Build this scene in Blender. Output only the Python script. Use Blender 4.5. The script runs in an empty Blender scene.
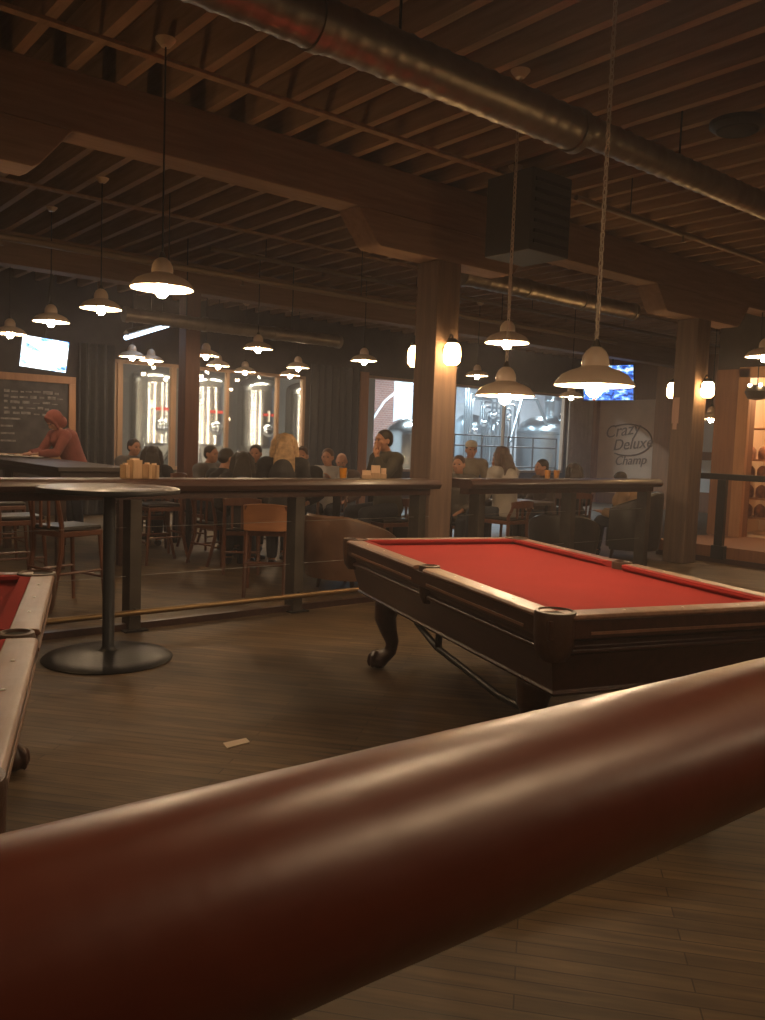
import bpy, bmesh, math, random
from mathutils import Vector, Matrix, Euler
random.seed(7)
PI = math.pi; R = math.radians
C = bpy.context.scene.collection
SC = bpy.context.scene

# ------------------------------------------------------------------ survey helpers
FPX, PITCH, ROLL, HEAD, EYE = 843.0, R(4.59), R(2.1), R(50.54), 1.45
_sa, _ca = math.sin(HEAD), math.cos(HEAD)
def c2w(x, y, z=0.0):            # right / forward metres -> building axes
    return Vector((x*_sa + y*_ca, -x*_ca + y*_sa, z))
_f0 = Vector((0, math.cos(PITCH), -math.sin(PITCH))); _u0 = Vector((0, math.sin(PITCH), math.cos(PITCH))); _r0 = Vector((1, 0, 0))
_rr = math.cos(ROLL)*_r0 + math.sin(ROLL)*_u0; _uu = -math.sin(ROLL)*_r0 + math.cos(ROLL)*_u0
def ray(px, py):
    v = _f0*FPX + _rr*(px-382.5) - _uu*(py-510)
    return v
def at(px, py, z=None, d=None, X=None, Y=None):
    v = ray(px, py)
    w = c2w(v.x, v.y); w.z = v.z
    if z is not None: t = (z-EYE)/w.z
    elif d is not None: t = d/v.y
    elif X is not None: t = X/w.x
    else: t = Y/w.y
    p = w*t; p.z += EYE
    return p
def g(px, d):                    # ground point below column px at forward depth d
    p = at(px, 450, d=d); p.z = 0
    return p

# ------------------------------------------------------------------ materials
MATS = {}
def mat(name, col, rough=.6, metal=0., spec=.5, emis=None, es=0., bump=None, coat=0., vary=None, scale=6.):
    if name in MATS: return MATS[name]
    m = bpy.data.materials.new(name); m.use_nodes = True
    nt = m.node_tree; b = nt.nodes['Principled BSDF']
    b.inputs['Base Color'].default_value = (*col, 1)
    b.inputs['Roughness'].default_value = rough; b.inputs['Metallic'].default_value = metal
    b.inputs['Specular IOR Level'].default_value = spec
    b.inputs['Coat Weight'].default_value = coat; b.inputs['Coat Roughness'].default_value = .15
    if emis:
        b.inputs['Emission Color'].default_value = (*emis, 1); b.inputs['Emission Strength'].default_value = es
    tc = nt.nodes.new('ShaderNodeTexCoord')
    if vary:
        n = nt.nodes.new('ShaderNodeTexNoise'); n.inputs['Scale'].default_value = scale; n.inputs['Detail'].default_value = 4
        nt.links.new(tc.outputs['Object'], n.inputs['Vector'])
        r = nt.nodes.new('ShaderNodeValToRGB')
        r.color_ramp.elements[0].position = .3; r.color_ramp.elements[1].position = .7
        r.color_ramp.elements[0].color = (*[c*(1-vary) for c in col], 1); r.color_ramp.elements[1].color = (*[min(1, c*(1+vary)) for c in col], 1)
        nt.links.new(n.outputs['Fac'], r.inputs['Fac']); nt.links.new(r.outputs['Color'], b.inputs['Base Color'])
    if bump:
        n2 = nt.nodes.new('ShaderNodeTexNoise'); n2.inputs['Scale'].default_value = bump[0]; n2.inputs['Detail'].default_value = 3
        nt.links.new(tc.outputs['Object'], n2.inputs['Vector'])
        bp = nt.nodes.new('ShaderNodeBump'); bp.inputs['Strength'].default_value = bump[1]; bp.inputs['Distance'].default_value = .01
        nt.links.new(n2.outputs['Fac'], bp.inputs['Height']); nt.links.new(bp.outputs['Normal'], b.inputs['Normal'])
    MATS[name] = m
    return m
def wood(name, c1, c2, rough=.5, axis='X', scale=3., coat=0., bump=.15, spec=.5):
    if name in MATS: return MATS[name]
    m = bpy.data.materials.new(name); m.use_nodes = True
    nt = m.node_tree; b = nt.nodes['Principled BSDF']
    tc = nt.nodes.new('ShaderNodeTexCoord'); mp = nt.nodes.new('ShaderNodeMapping')
    s = {'X': (.08, 1, 1), 'Y': (1, .08, 1), 'Z': (1, 1, .08)}[axis]
    mp.inputs['Scale'].default_value = [k*scale for k in s]
    n = nt.nodes.new('ShaderNodeTexNoise'); n.inputs['Scale'].default_value = 6; n.inputs['Detail'].default_value = 6; n.inputs['Roughness'].default_value = .65
    r = nt.nodes.new('ShaderNodeValToRGB'); r.color_ramp.elements[0].color = (*c1, 1); r.color_ramp.elements[1].color = (*c2, 1)
    r.color_ramp.elements[0].position = .3; r.color_ramp.elements[1].position = .72
    nt.links.new(tc.outputs['Object'], mp.inputs['Vector']); nt.links.new(mp.outputs['Vector'], n.inputs['Vector'])
    nt.links.new(n.outputs['Fac'], r.inputs['Fac']); nt.links.new(r.outputs['Color'], b.inputs['Base Color'])
    bp = nt.nodes.new('ShaderNodeBump'); bp.inputs['Strength'].default_value = bump; bp.inputs['Distance'].default_value = .01
    nt.links.new(n.outputs['Fac'], bp.inputs['Height']); nt.links.new(bp.outputs['Normal'], b.inputs['Normal'])
    b.inputs['Roughness'].default_value = rough; b.inputs['Coat Weight'].default_value = coat; b.inputs['Coat Roughness'].default_value = .2
    b.inputs['Specular IOR Level'].default_value = spec
    MATS[name] = m
    return m
def floor_mat():
    m = bpy.data.materials.new('worn_plank_floor'); m.use_nodes = True
    nt = m.node_tree; b = nt.nodes['Principled BSDF']; L = nt.links.new
    tc = nt.nodes.new('ShaderNodeTexCoord')
    mp = nt.nodes.new('ShaderNodeMapping'); mp.inputs['Rotation'].default_value = (0, 0, R(PLANK)); mp.inputs['Scale'].default_value = (1, 1, 1)
    L(tc.outputs['Object'], mp.inputs['Vector'])
    br = nt.nodes.new('ShaderNodeTexBrick'); br.inputs['Scale'].default_value = 1
    br.inputs['Brick Width'].default_value = 1.3; br.inputs['Row Height'].default_value = .062; br.inputs['Mortar Size'].default_value = .0022
    br.inputs['Color1'].default_value = (.165, .108, .058, 1); br.inputs['Color2'].default_value = (.105, .068, .036, 1); br.inputs['Mortar'].default_value = (.05, .03, .016, 1)
    br.inputs['Bias'].default_value = -.1; br.offset = .37
    L(mp.outputs['Vector'], br.inputs['Vector'])
    mp2 = nt.nodes.new('ShaderNodeMapping'); mp2.inputs['Scale'].default_value = (1.2, 14, 1); L(mp.outputs['Vector'], mp2.inputs['Vector'])
    n = nt.nodes.new('ShaderNodeTexNoise'); n.inputs['Scale'].default_value = 2.2; n.inputs['Detail'].default_value = 6; L(mp2.outputs['Vector'], n.inputs['Vector'])
    n2 = nt.nodes.new('ShaderNodeTexNoise'); n2.inputs['Scale'].default_value = .9; n2.inputs['Detail'].default_value = 5; L(tc.outputs['Object'], n2.inputs['Vector'])
    r1 = nt.nodes.new('ShaderNodeValToRGB'); r1.color_ramp.elements[0].color = (.45, .45, .45, 1); r1.color_ramp.elements[1].color = (1.25, 1.2, 1.1, 1)
    r1.color_ramp.elements[0].position = .3; r1.color_ramp.elements[1].position = .7
    L(n.outputs['Fac'], r1.inputs['Fac'])
    r2 = nt.nodes.new('ShaderNodeValToRGB'); r2.color_ramp.elements[0].color = (.5, .48, .45, 1); r2.color_ramp.elements[1].color = (1.15, 1.15, 1.15, 1)
    r2.color_ramp.elements[0].position = .38; r2.color_ramp.elements[1].position = .6
    L(n2.outputs['Fac'], r2.inputs['Fac'])
    m1 = nt.nodes.new('ShaderNodeMixRGB'); m1.blend_type = 'MULTIPLY'; m1.inputs['Fac'].default_value = .8
    L(br.outputs['Color'], m1.inputs['Color1']); L(r1.outputs['Color'], m1.inputs['Color2'])
    m2 = nt.nodes.new('ShaderNodeMixRGB'); m2.blend_type = 'MULTIPLY'; m2.inputs['Fac'].default_value = .8
    L(m1.outputs['Color'], m2.inputs['Color1']); L(r2.outputs['Color'], m2.inputs['Color2'])
    L(m2.outputs['Color'], b.inputs['Base Color'])
    b.inputs['Roughness'].default_value = .55; b.inputs['Specular IOR Level'].default_value = .35
    bp = nt.nodes.new('ShaderNodeBump'); bp.inputs['Strength'].default_value = .25; bp.inputs['Distance'].default_value = .004
    L(br.outputs['Fac'], bp.inputs['Height']); bp.invert = True; L(bp.outputs['Normal'], b.inputs['Normal'])
    return m
def glass_mat():
    m = bpy.data.materials.new('window_glass'); m.use_nodes = True
    nt = m.node_tree; nt.nodes.remove(nt.nodes['Principled BSDF']); out = nt.nodes['Material Output']
    tr = nt.nodes.new('ShaderNodeBsdfTransparent'); tr.inputs['Color'].default_value = (.95, .97, .96, 1)
    gl = nt.nodes.new('ShaderNodeBsdfGlossy'); gl.inputs['Roughness'].default_value = .02
    lw = nt.nodes.new('ShaderNodeLayerWeight'); lw.inputs['Blend'].default_value = .5
    pw = nt.nodes.new('ShaderNodeMath'); pw.operation = 'POWER'; pw.inputs[1].default_value = 4.0; nt.links.new(lw.outputs['Facing'], pw.inputs[0])
    fr = nt.nodes.new('ShaderNodeMath'); fr.operation = 'MULTIPLY_ADD'; fr.inputs[1].default_value = .9; fr.inputs[2].default_value = .035; nt.links.new(pw.outputs[0], fr.inputs[0])
    mx = nt.nodes.new('ShaderNodeMixShader')
    nt.links.new(fr.outputs[0], mx.inputs['Fac']); nt.links.new(tr.outputs[0], mx.inputs[1]); nt.links.new(gl.outputs[0], mx.inputs[2])
    nt.links.new(mx.outputs[0], out.inputs['Surface'])
    return m
def brick_mat():
    m = bpy.data.materials.new('red_brick'); m.use_nodes = True
    nt = m.node_tree; b = nt.nodes['Principled BSDF']
    tc = nt.nodes.new('ShaderNodeTexCoord'); mp = nt.nodes.new('ShaderNodeMapping'); mp.inputs['Rotation'].default_value = (R(90), 0, 0)
    br = nt.nodes.new('ShaderNodeTexBrick'); br.inputs['Scale'].default_value = 4
    br.inputs['Color1'].default_value = (.33, .13, .09, 1); br.inputs['Color2'].default_value = (.22, .08, .06, 1); br.inputs['Mortar'].default_value = (.45, .38, .33, 1)
    nt.links.new(tc.outputs['Object'], mp.inputs['Vector']); nt.links.new(mp.outputs['Vector'], br.inputs['Vector']); nt.links.new(br.outputs['Color'], b.inputs['Base Color'])
    b.inputs['Roughness'].default_value = .9
    return m
def screen_mat(name, stops, strength, scale):
    m = bpy.data.materials.new(name); m.use_nodes = True
    nt = m.node_tree; b = nt.nodes['Principled BSDF']
    tc = nt.nodes.new('ShaderNodeTexCoord'); mp = nt.nodes.new('ShaderNodeMapping'); mp.inputs['Scale'].default_value = scale
    n = nt.nodes.new('ShaderNodeTexNoise'); n.inputs['Scale'].default_value = 3; n.inputs['Detail'].default_value = 3
    r = nt.nodes.new('ShaderNodeValToRGB'); r.color_ramp.interpolation = 'CONSTANT'
    el = r.color_ramp.elements
    el[0].position = 0; el[0].color = (*stops[0][1], 1); el[1].position = stops[1][0]; el[1].color = (*stops[1][1], 1)
    for p_, c_ in stops[2:]:
        e = el.new(p_); e.color = (*c_, 1)
    nt.links.new(tc.outputs['Object'], mp.inputs['Vector']); nt.links.new(mp.outputs['Vector'], n.inputs['Vector']); nt.links.new(n.outputs['Fac'], r.inputs['Fac'])
    nt.links.new(r.outputs['Color'], b.inputs['Emission Color']); b.inputs['Emission Strength'].default_value = strength
    b.inputs['Base Color'].default_value = (.01, .01, .01, 1)
    return m

PLANK = -130
def wear(m, lo, hi, scale, bstr):
    nt = m.node_tree; b = nt.nodes['Principled BSDF']; tc = nt.nodes.new('ShaderNodeTexCoord')
    n = nt.nodes.new('ShaderNodeTexNoise'); n.inputs['Scale'].default_value = scale; n.inputs['Detail'].default_value = 6; n.inputs['Roughness'].default_value = .7
    r = nt.nodes.new('ShaderNodeMapRange'); r.inputs['From Min'].default_value = .2; r.inputs['From Max'].default_value = .8; r.inputs['To Min'].default_value = lo; r.inputs['To Max'].default_value = hi
    nt.links.new(tc.outputs['Object'], n.inputs['Vector']); nt.links.new(n.outputs['Fac'], r.inputs['Value'])
    nt.links.new(r.outputs[0], b.inputs['Roughness']); nt.links.new(r.outputs[0], b.inputs['Coat Roughness'])
    n2 = nt.nodes.new('ShaderNodeTexNoise'); n2.inputs['Scale'].default_value = 28; n2.inputs['Detail'].default_value = 2
    nt.links.new(tc.outputs['Object'], n2.inputs['Vector'])
    bp = nt.nodes.new('ShaderNodeBump'); bp.inputs['Strength'].default_value = bstr; bp.inputs['Distance'].default_value = .004
    nt.links.new(n2.outputs['Fac'], bp.inputs['Height']); nt.links.new(bp.outputs['Normal'], b.inputs['Normal']); nt.links.new(bp.outputs['Normal'], b.inputs['Coat Normal'])
M = {}
M['timber'] = wood('old_timber', (.13, .08, .055), (.22, .14, .095), .75, 'Z', 3)
M['timber_x'] = wood('old_timber_beam', (.20, .115, .078), (.31, .19, .135), .75, 'X', 3)
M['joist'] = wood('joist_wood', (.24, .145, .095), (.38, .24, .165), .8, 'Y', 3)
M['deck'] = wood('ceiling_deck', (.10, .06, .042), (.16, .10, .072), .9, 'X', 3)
M['dark_timber'] = wood('dark_stained_post', (.09, .035, .022), (.15, .06, .038), .6, 'Z', 3)
M['mahogany'] = wood('mahogany', (.034, .014, .009), (.068, .027, .016), .38, 'Y', 4, coat=.35)
M['rail_top'] = wood('pool_rail_wood', (.15, .072, .042), (.29, .145, .088), .4, 'Y', 4, coat=.3)
M['cloth'] = mat('red_baize', (.33, .033, .028), .92, spec=.1, bump=(900, .12), vary=.06, scale=3)
M['leather'] = mat('pocket_leather', (.055, .025, .014), .45, bump=(60, .2))
M['hole_shade'] = mat('pocket_hole_shade', (.006, .004, .003), .9)
M['sight'] = mat('pearl_sight', (.8, .75, .65), .3)
M['gloss_rail'] = wood('varnished_handrail', (.135, .030, .017), (.215, .054, .031), .38, 'X', 1.6, coat=.45, bump=.12)
wear(M['gloss_rail'], .30, .44, 5, .16); wear(M['rail_top'], .34, .5, 7, .08)
M['bar_wood'] = wood('bar_ledge_wood', (.034, .015, .011), (.066, .028, .019), .5, 'X', 3, coat=.3)
M['stool_wood'] = wood('stool_wood', (.10, .035, .018), (.17, .062, .03), .4, 'Z', 4, coat=.3)
M['panel_back'] = wood('backrest_wood', (.30, .12, .045), (.42, .185, .075), .4, 'X', 3, coat=.3)
M['vinyl'] = mat('black_vinyl', (.025, .022, .022), .35, bump=(40, .1))
M['black_metal'] = mat('black_iron', (.022, .022, .024), .42, metal=.4, bump=(80, .15))
M['base_metal'] = mat('table_base_iron', (.03, .033, .038), .38, metal=.5, bump=(60, .2))
M['table_top'] = wood('round_top_laminate', (.04, .028, .023), (.075, .05, .038), .4, 'X', 3, coat=.2)
M['steel'] = mat('post_steel', (.085, .072, .06), .5, metal=.6, vary=.2)
M['brass'] = mat('brass_pipe', (.26, .165, .075), .42, metal=.8)
M['cable'] = mat('steel_cable', (.25, .24, .23), .5, metal=.6)
M['duct'] = mat('galvanised_duct', (.31, .28, .25), .42, metal=.9, bump=(7, .15), vary=.15)
M['pipe'] = mat('sprinkler_pipe', (.22, .16, .12), .5, metal=.3)
M['shade'] = mat('cream_enamel', (.62, .47, .35), .38, coat=.3)
M['shade_in'] = mat('white_enamel', (.9, .84, .72), .5)
M['bulb'] = mat('lit_bulb', (1, .9, .7), .5, emis=(1, .70, .38), es=55)
M['jar'] = mat('lit_jar_glass', (1, .8, .5), .4, emis=(1, .60, .24), es=42)
M['wall'] = mat('dark_wall_paint', (.045, .036, .032), .9, vary=.2)
M['curtain'] = mat('black_curtain', (.018, .018, .019), .9, vary=.3, scale=20)
M['brew_wall'] = mat('brewery_wall', (.46, .48, .50), .8)
M['brick'] = brick_mat()
M['glass'] = glass_mat()
M['frame'] = wood('light_window_frame', (.30, .18, .11), (.40, .26, .16), .6, 'Z', 3)
M['oak'] = wood('oak_frame', (.36, .17, .08), (.48, .25, .12), .55, 'Z', 3)
M['orange_wood'] = wood('amber_post', (.30, .13, .05), (.42, .19, .08), .55, 'Z', 3)
M['panel'] = wood('brown_panelling', (.20, .085, .04), (.28, .125, .06), .6, 'Z', 3)
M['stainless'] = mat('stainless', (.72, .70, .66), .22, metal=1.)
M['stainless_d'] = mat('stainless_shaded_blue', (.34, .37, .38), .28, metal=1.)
M['stainless_b'] = mat('stainless_brushed', (.62, .63, .64), .25, metal=1.)
M['chalk'] = mat('chalkboard', (.06, .055, .055), .85, vary=.5, scale=5)
M['chalk_mark'] = mat('chalk_marks', (.26, .25, .24), .9, vary=.5, scale=14)
M['cream'] = mat('cream_panel', (.70, .52, .36), .8)
M['white'] = mat('white_paint', (.75, .72, .68), .6)
M['sign'] = mat('sign_board', (.62, .42, .29), .8, vary=.1, scale=2)
M['sign_ink'] = mat('sign_lettering', (.22, .13, .09), .8)
M['red'] = mat('red_paint', (.5, .04, .02), .6)
M['sofa'] = mat('brown_leather', (.165, .085, .048), .42, bump=(30, .15), vary=.15)
M['sofa_dark'] = mat('charcoal_leather', (.035, .031, .028), .4, bump=(30, .15), vary=.2)
M['caddy'] = wood('caddy_wood', (.42, .26, .14), (.55, .36, .20), .6, 'Z', 6)
M['paper'] = mat('paper_scrap', (.62, .50, .38), .8)
M['amber'] = mat('amber_drink', (.75, .28, .02), .15, spec=.6)
M['menu'] = mat('menu_card', (.70, .48, .30), .7)
M['tube'] = mat('fluorescent_tube', (1, 1, 1), .5, emis=(.55, .75, 1), es=6)
M['tube_hot'] = mat('brewery_tube', (1, 1, 1), .5, emis=(.75, .86, 1), es=9)
M['goods'] = mat('shop_goods', (.30, .13, .07), .8, vary=.5, scale=12)
M['goods_b'] = mat('shop_goods_pale', (.60, .48, .36), .8, vary=.3, scale=12)
M['skin'] = mat('skin', (.50, .25, .16), .55, vary=.06, scale=8)
M['eye'] = mat('eye_dark', (.04, .03, .03), .3)

# ------------------------------------------------------------------ mesh builder
class MB:
    def __init__(s): s.bm = bmesh.new()
    def box(s, x0, x1, y0, y1, z0, z1, rot=None, org=None):
        r = bmesh.ops.create_cube(s.bm, size=1)
        m = Matrix.Translation(((x0+x1)/2, (y0+y1)/2, (z0+z1)/2)) @ Matrix.Diagonal((x1-x0, y1-y0, z1-z0, 1))
        if rot is not None:
            o = Vector(org or (0, 0, 0)); m = Matrix.Translation(o) @ rot.to_4x4() @ Matrix.Translation(-o) @ m
        bmesh.ops.transform(s.bm, matrix=m, verts=r['verts']); return s
    def tube(s, pts, rad, n=10, closed=False, caps=True):
        pts = [Vector(p) for p in pts]; k = len(pts)
        rads = rad if isinstance(rad, (list, tuple)) else [rad]*k
        rings = []; prev = None
        for i, p in enumerate(pts):
            if closed: t = pts[(i+1) % k] - pts[i-1]
            else: t = pts[min(i+1, k-1)] - pts[max(i-1, 0)]
            t.normalize()
            if prev is None:
                a = Vector((0, 0, 1)) if abs(t.z) < .9 else Vector((1, 0, 0))
                u = t.cross(a).normalized()
            else:
                u = prev - t*prev.dot(t)
                u = u.normalized() if u.length > 1e-6 else t.orthogonal().normalized()
            prev = u; v = t.cross(u)
            rr = rads[i]; ra, rb = rr if isinstance(rr, tuple) else (rr, rr)
            rings.append([s.bm.verts.new(p + u*ra*math.cos(2*PI*j/n) + v*rb*math.sin(2*PI*j/n)) for j in range(n)])
        for i in range(k if closed else k-1):
            a, b = rings[i], rings[(i+1) % k]
            for j in range(n): s.bm.faces.new((a[j], a[(j+1) % n], b[(j+1) % n], b[j]))
        if caps and not closed:
            s.bm.faces.new(rings[0]); s.bm.faces.new(rings[-1])
        return s
    def lathe(s, prof, n=32, c=(0, 0, 0), rx=1, ry=1):
        rings = []
        for r, z in prof:
            if r < 1e-5: rings.append([s.bm.verts.new((c[0], c[1], c[2]+z))])
            else: rings.append([s.bm.verts.new((c[0]+rx*r*math.cos(2*PI*j/n), c[1]+ry*r*math.sin(2*PI*j/n), c[2]+z)) for j in range(n)])
        for a, b in zip(rings, rings[1:]):
            for j in range(n):
                k = (j+1) % n
                if len(a) == 1 and len(b) == 1: continue
                if len(a) == 1: s.bm.faces.new((a[0], b[k], b[j]))
                elif len(b) == 1: s.bm.faces.new((a[j], a[k], b[0]))
                else: s.bm.faces.new((a[j], a[k], b[k], b[j]))
        return s
    def ell(s, c, r, rot=None, n=14):
        q = bmesh.ops.create_uvsphere(s.bm, u_segments=n, v_segments=max(6, n*2//3), radius=1)
        m = Matrix.Translation(c) @ (rot.to_4x4() if rot else Matrix()) @ Matrix.Diagonal((*((r, r, r) if not isinstance(r, tuple) else r), 1))
        bmesh.ops.transform(s.bm, matrix=m, verts=q['verts']); return s
    def prism(s, pts, z0, z1):
        a = [s.bm.verts.new((x, y, z0)) for x, y in pts]; b = [s.bm.verts.new((x, y, z1)) for x, y in pts]
        n = len(pts); s.bm.faces.new(a); s.bm.faces.new(b)
        for i in range(n): s.bm.faces.new((a[i], a[(i+1) % n], b[(i+1) % n], b[i]))
        return s
    def xf(s, m): bmesh.ops.transform(s.bm, matrix=m, verts=s.bm.verts); return s
    def build(s, name, m, parent=None, bevel=0, smooth=True, remesh=0, seg=2):
        bmesh.ops.recalc_face_normals(s.bm, faces=s.bm.faces)
        me = bpy.data.meshes.new(name); s.bm.to_mesh(me); s.bm.free()
        o = bpy.data.objects.new(name, me); C.objects.link(o)
        for x in (m if isinstance(m, (list, tuple)) else [m]): me.materials.append(x)
        if parent: o.parent = parent
        if smooth:
            for p in me.polygons: p.use_smooth = True
            try: me.set_sharp_from_angle(angle=R(38))
            except Exception: pass
        if bevel:
            b = o.modifiers.new('b', 'BEVEL'); b.width = bevel; b.segments = seg; b.limit_method = 'ANGLE'; b.angle_limit = R(40)
            b.harden_normals = True
        if remesh:
            rm = o.modifiers.new('r', 'REMESH'); rm.mode = 'VOXEL'; rm.voxel_size = remesh; rm.use_smooth_shade = True
            sm = o.modifiers.new('s', 'SMOOTH'); sm.factor = .5; sm.iterations = 4
            pr = o.parent; o.parent = None
            dg = bpy.context.evaluated_depsgraph_get(); dg.update()
            nm = bpy.data.meshes.new_from_object(o.evaluated_get(dg))
            o.modifiers.clear(); o.data = nm; nm.name = name
            for p in nm.polygons: p.use_smooth = True
            o.parent = pr
        return o
def tag(o, label=None, cat=None, group=None, kind=None):
    if label: o['label'] = label
    if cat: o['category'] = cat
    if group: o['group'] = group
    if kind: o['kind'] = kind
    return o
def empty(name, loc, rz=0, label=None, cat=None, group=None):
    o = bpy.data.objects.new(name, None); C.objects.link(o); o.empty_display_size = .1
    o.location = loc; o.rotation_euler = (0, 0, rz)
    return tag(o, label, cat, group)
def copy_tree(o, parent=None):
    c = o.copy(); C.objects.link(c)
    if parent: c.parent = parent
    for ch in list(o.children): copy_tree(ch, c)
    return c
def struct(o): o['kind'] = 'structure'; return o
def light(name, loc, power, col, rad=.05, parent=None, kind='POINT', size=None, rot=None):
    l = bpy.data.lights.new(name, kind); l.energy = power; l.color = col
    if kind == 'AREA':
        l.shape = 'RECTANGLE'; l.size, l.size_y = size
    else: l.shadow_soft_size = rad
    o = bpy.data.objects.new(name, l); C.objects.link(o); o.location = loc
    if rot: o.rotation_euler = rot
    if parent: o.parent = parent
    return o
WARM = (1, .66, .36)

# ------------------------------------------------------------------ room shell
YW, XW = 14.6, 19.5            # brewery glass wall line, far right wall line
BY, BZ0, BZ1 = 6.13, 3.49, 3.895
fl = MB().box(-5, XW+.2, -5, YW+.1, -.1, 0).build('floor', floor_mat()); struct(fl)
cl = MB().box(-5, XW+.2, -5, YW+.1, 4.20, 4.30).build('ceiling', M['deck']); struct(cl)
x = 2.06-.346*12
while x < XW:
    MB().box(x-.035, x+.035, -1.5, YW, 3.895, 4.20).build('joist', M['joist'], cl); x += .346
for yb in (at(220, 79, z=3.885).y, 9.0): MB().box(-3, XW, yb-.035, yb+.035, 3.872, 3.895).build('bridging', M['joist'], cl)
for nm, yy in (('beam', BY), ('beam', 11.4)):
    b = MB().box(-3, XW, yy-.14, yy+.14, BZ0, BZ1)
    o = struct(b.build('trim_1' if yy == BY else 'trim_2', M['timber_x'], bevel=.012))
# walls of the hall
w = struct(MB().box(-5, XW+.2, -5.1, -5, 0, 4.4).build('wall_back', M['wall']))
w = struct(MB().box(-5.1, -5, -5, YW, 0, 4.4).build('wall_left', M['wall']))
WX0, WX1, WX2, WX3 = 5.78, 9.85, 11.42, 18.3
wf = MB()
wf.box(-5, WX0, YW, YW+.15, 0, 4.4); wf.box(WX0, WX1, YW, YW+.15, 2.74, 4.4); wf.box(WX1, WX2, YW, YW+.15, 0, 4.4)
wf.box(WX2, WX3, YW, YW+.15, 2.9, 4.4); wf.box(WX3, XW+.2, YW, YW+.15, 0, 4.4)
wf.box(WX0, WX1, YW, YW+.15, 0, .8); wf.box(WX2, WX3, YW, YW+.15, 0, .8)
struct(wf.build('wall_front', M['wall'], smooth=False))
wr = MB(); wr.box(XW, XW+.2, 6.9, YW, 0, 4.4)
struct(wr.build('wall_right', M['panel'], smooth=False))
# timber columns on the 4.5 m grid
def column(x, y, w, m, label, z1=3.19, bol=True, bl=1.8):
    o = empty('timber_column', (x, y, 0), 0, label, 'column')
    MB().box(-w/2, w/2, -w/2, w/2, 0, z1).build('shaft', m, o, bevel=.012)
    if bol:
        b = MB(); h = .15
        pts = [(-bl/2-.22, BZ0), (-bl/2-.0, BZ0-.27), (-bl/2+.05, BZ0-.3), (bl/2-.05, BZ0-.3), (bl/2+.0, BZ0-.27), (bl/2+.22, BZ0)]
        b.prism([(p[0], p[1]) for p in pts], -h, h)
        b.xf(Matrix.Rotation(R(90), 4, 'X'))
        b.build('bolster', M['timber_x'], o, bevel=.01)
    return o
col1 = column(5.65, BY, .30, M['timber'], 'thick timber column left of the red pool table, jar sconces on two faces')
col2 = column(10.22, BY, .31, M['timber'], 'timber column at the right, with a pale paper arrow on it')
column(.95, BY, .30, M['timber'], 'timber column at the left edge whose bracket holds the ceiling beam')
column(5.78, .9, .30, M['timber'], 'timber column of the near row, just outside the right picture edge')
column(-3.4, .9, .30, M['timber'], 'timber column of the near row, behind the viewpoint at the left')
post = column(5.62, 11.35, .23, M['dark_timber'], 'slim reddish brown post standing before the brewery tanks', z1=BZ0, bol=False)
column(10.22, 11.4, .25, M['dark_timber'], 'dark post standing behind the thick timber column', z1=BZ0, bol=False)
pc = at(484+211, 420, X=10.22-.16)
ar = MB().box(-.005, .001, -.05, .05, -.28, .06)
ar.box(-.006, 0, -.03, .03, -.36, -.26)
arrow = ar.build('paper_arrow', M['white']); arrow.location = (10.22-.157, 6.22, 2.12)
arrow.data.materials[0] = mat('faded_notice', (.50, .30, .22), .8)
tag(arrow, 'narrow faded pinkish notice stuck on the right timber column', 'notice')

# wall dressing : chalkboard, curtains, windows
cb = empty('chalkboard', (0, YW, 0), 0, 'chalkboard menu in a light wooden frame under the television', 'chalkboard')
x0, x1, z0, z1 = 2.4, 5.10, .95, 2.36
MB().box(x0, x1, -.05, -.01, z0, z1).build('board', M['chalk'], cb)
for a in ((x0, x1, z1-.12, z1), (x0, x1, z0, z0+.1), (x0, x0+.12, z0+.1, z1-.12), (x1-.12, x1, z0+.1, z1-.12)):
    MB().box(a[0], a[1], -.09, -.01, a[2], a[3]).build('frame', M['oak'], cb, bevel=.006)
cm = MB()
for i in range(5):
    zz = 2.05 - i*.09
    xx = 3.95
    while xx < 4.8:
        l = random.uniform(.05, .16); cm.box(xx, xx+l, -.056, -.049, zz+random.uniform(-.01, .01), zz+random.uniform(.02, .05)); xx += l+random.uniform(.02, .06)
for i in range(4): cm.box(3.9, 3.9+random.uniform(.15, .4), -.056, -.049, 1.6-i*.12, 1.63-i*.12)
cm.build('chalk_writing', M['chalk_mark'], cb)
def curtain(xa, xb, za, zb, y, m, label, amp=.05, n=14):
    b = MB(); k = n*6; v0 = []; v1 = []; ring = []
    pts = [(xa+(xb-xa)*i/k, y+amp*math.sin(2*PI*i/6)+.015*math.sin(i*.7)) for i in range(k+1)]
    ring = pts + [(px_, py_+.02) for px_, py_ in reversed(pts)]
    b.prism(ring, za, zb)
    o = b.build('curtain', m); tag(o, label, 'curtain'); return o
curtain(5.14, 5.76, 0.02, 2.95, YW-.12, M['curtain'], 'narrow black curtain between the chalkboard and the first tanks', n=4)
curtain(9.90, 11.15, 0.02, 3.0, YW-.12, M['curtain'], 'wide black curtain between the tank window and the brick view', n=7)
curtain(18.32, 19.3, 0.02, 2.9, YW-.12, mat('tan_curtain', (.36, .25, .17), .9, vary=.1), 'tan pleated curtain at the right of the brewhouse window', n=6)
p = MB().box(11.18, 11.42, YW-.12, YW+.02, 0, 2.95).build('trim_3', M['orange_wood'], bevel=.01); struct(p)
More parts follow.
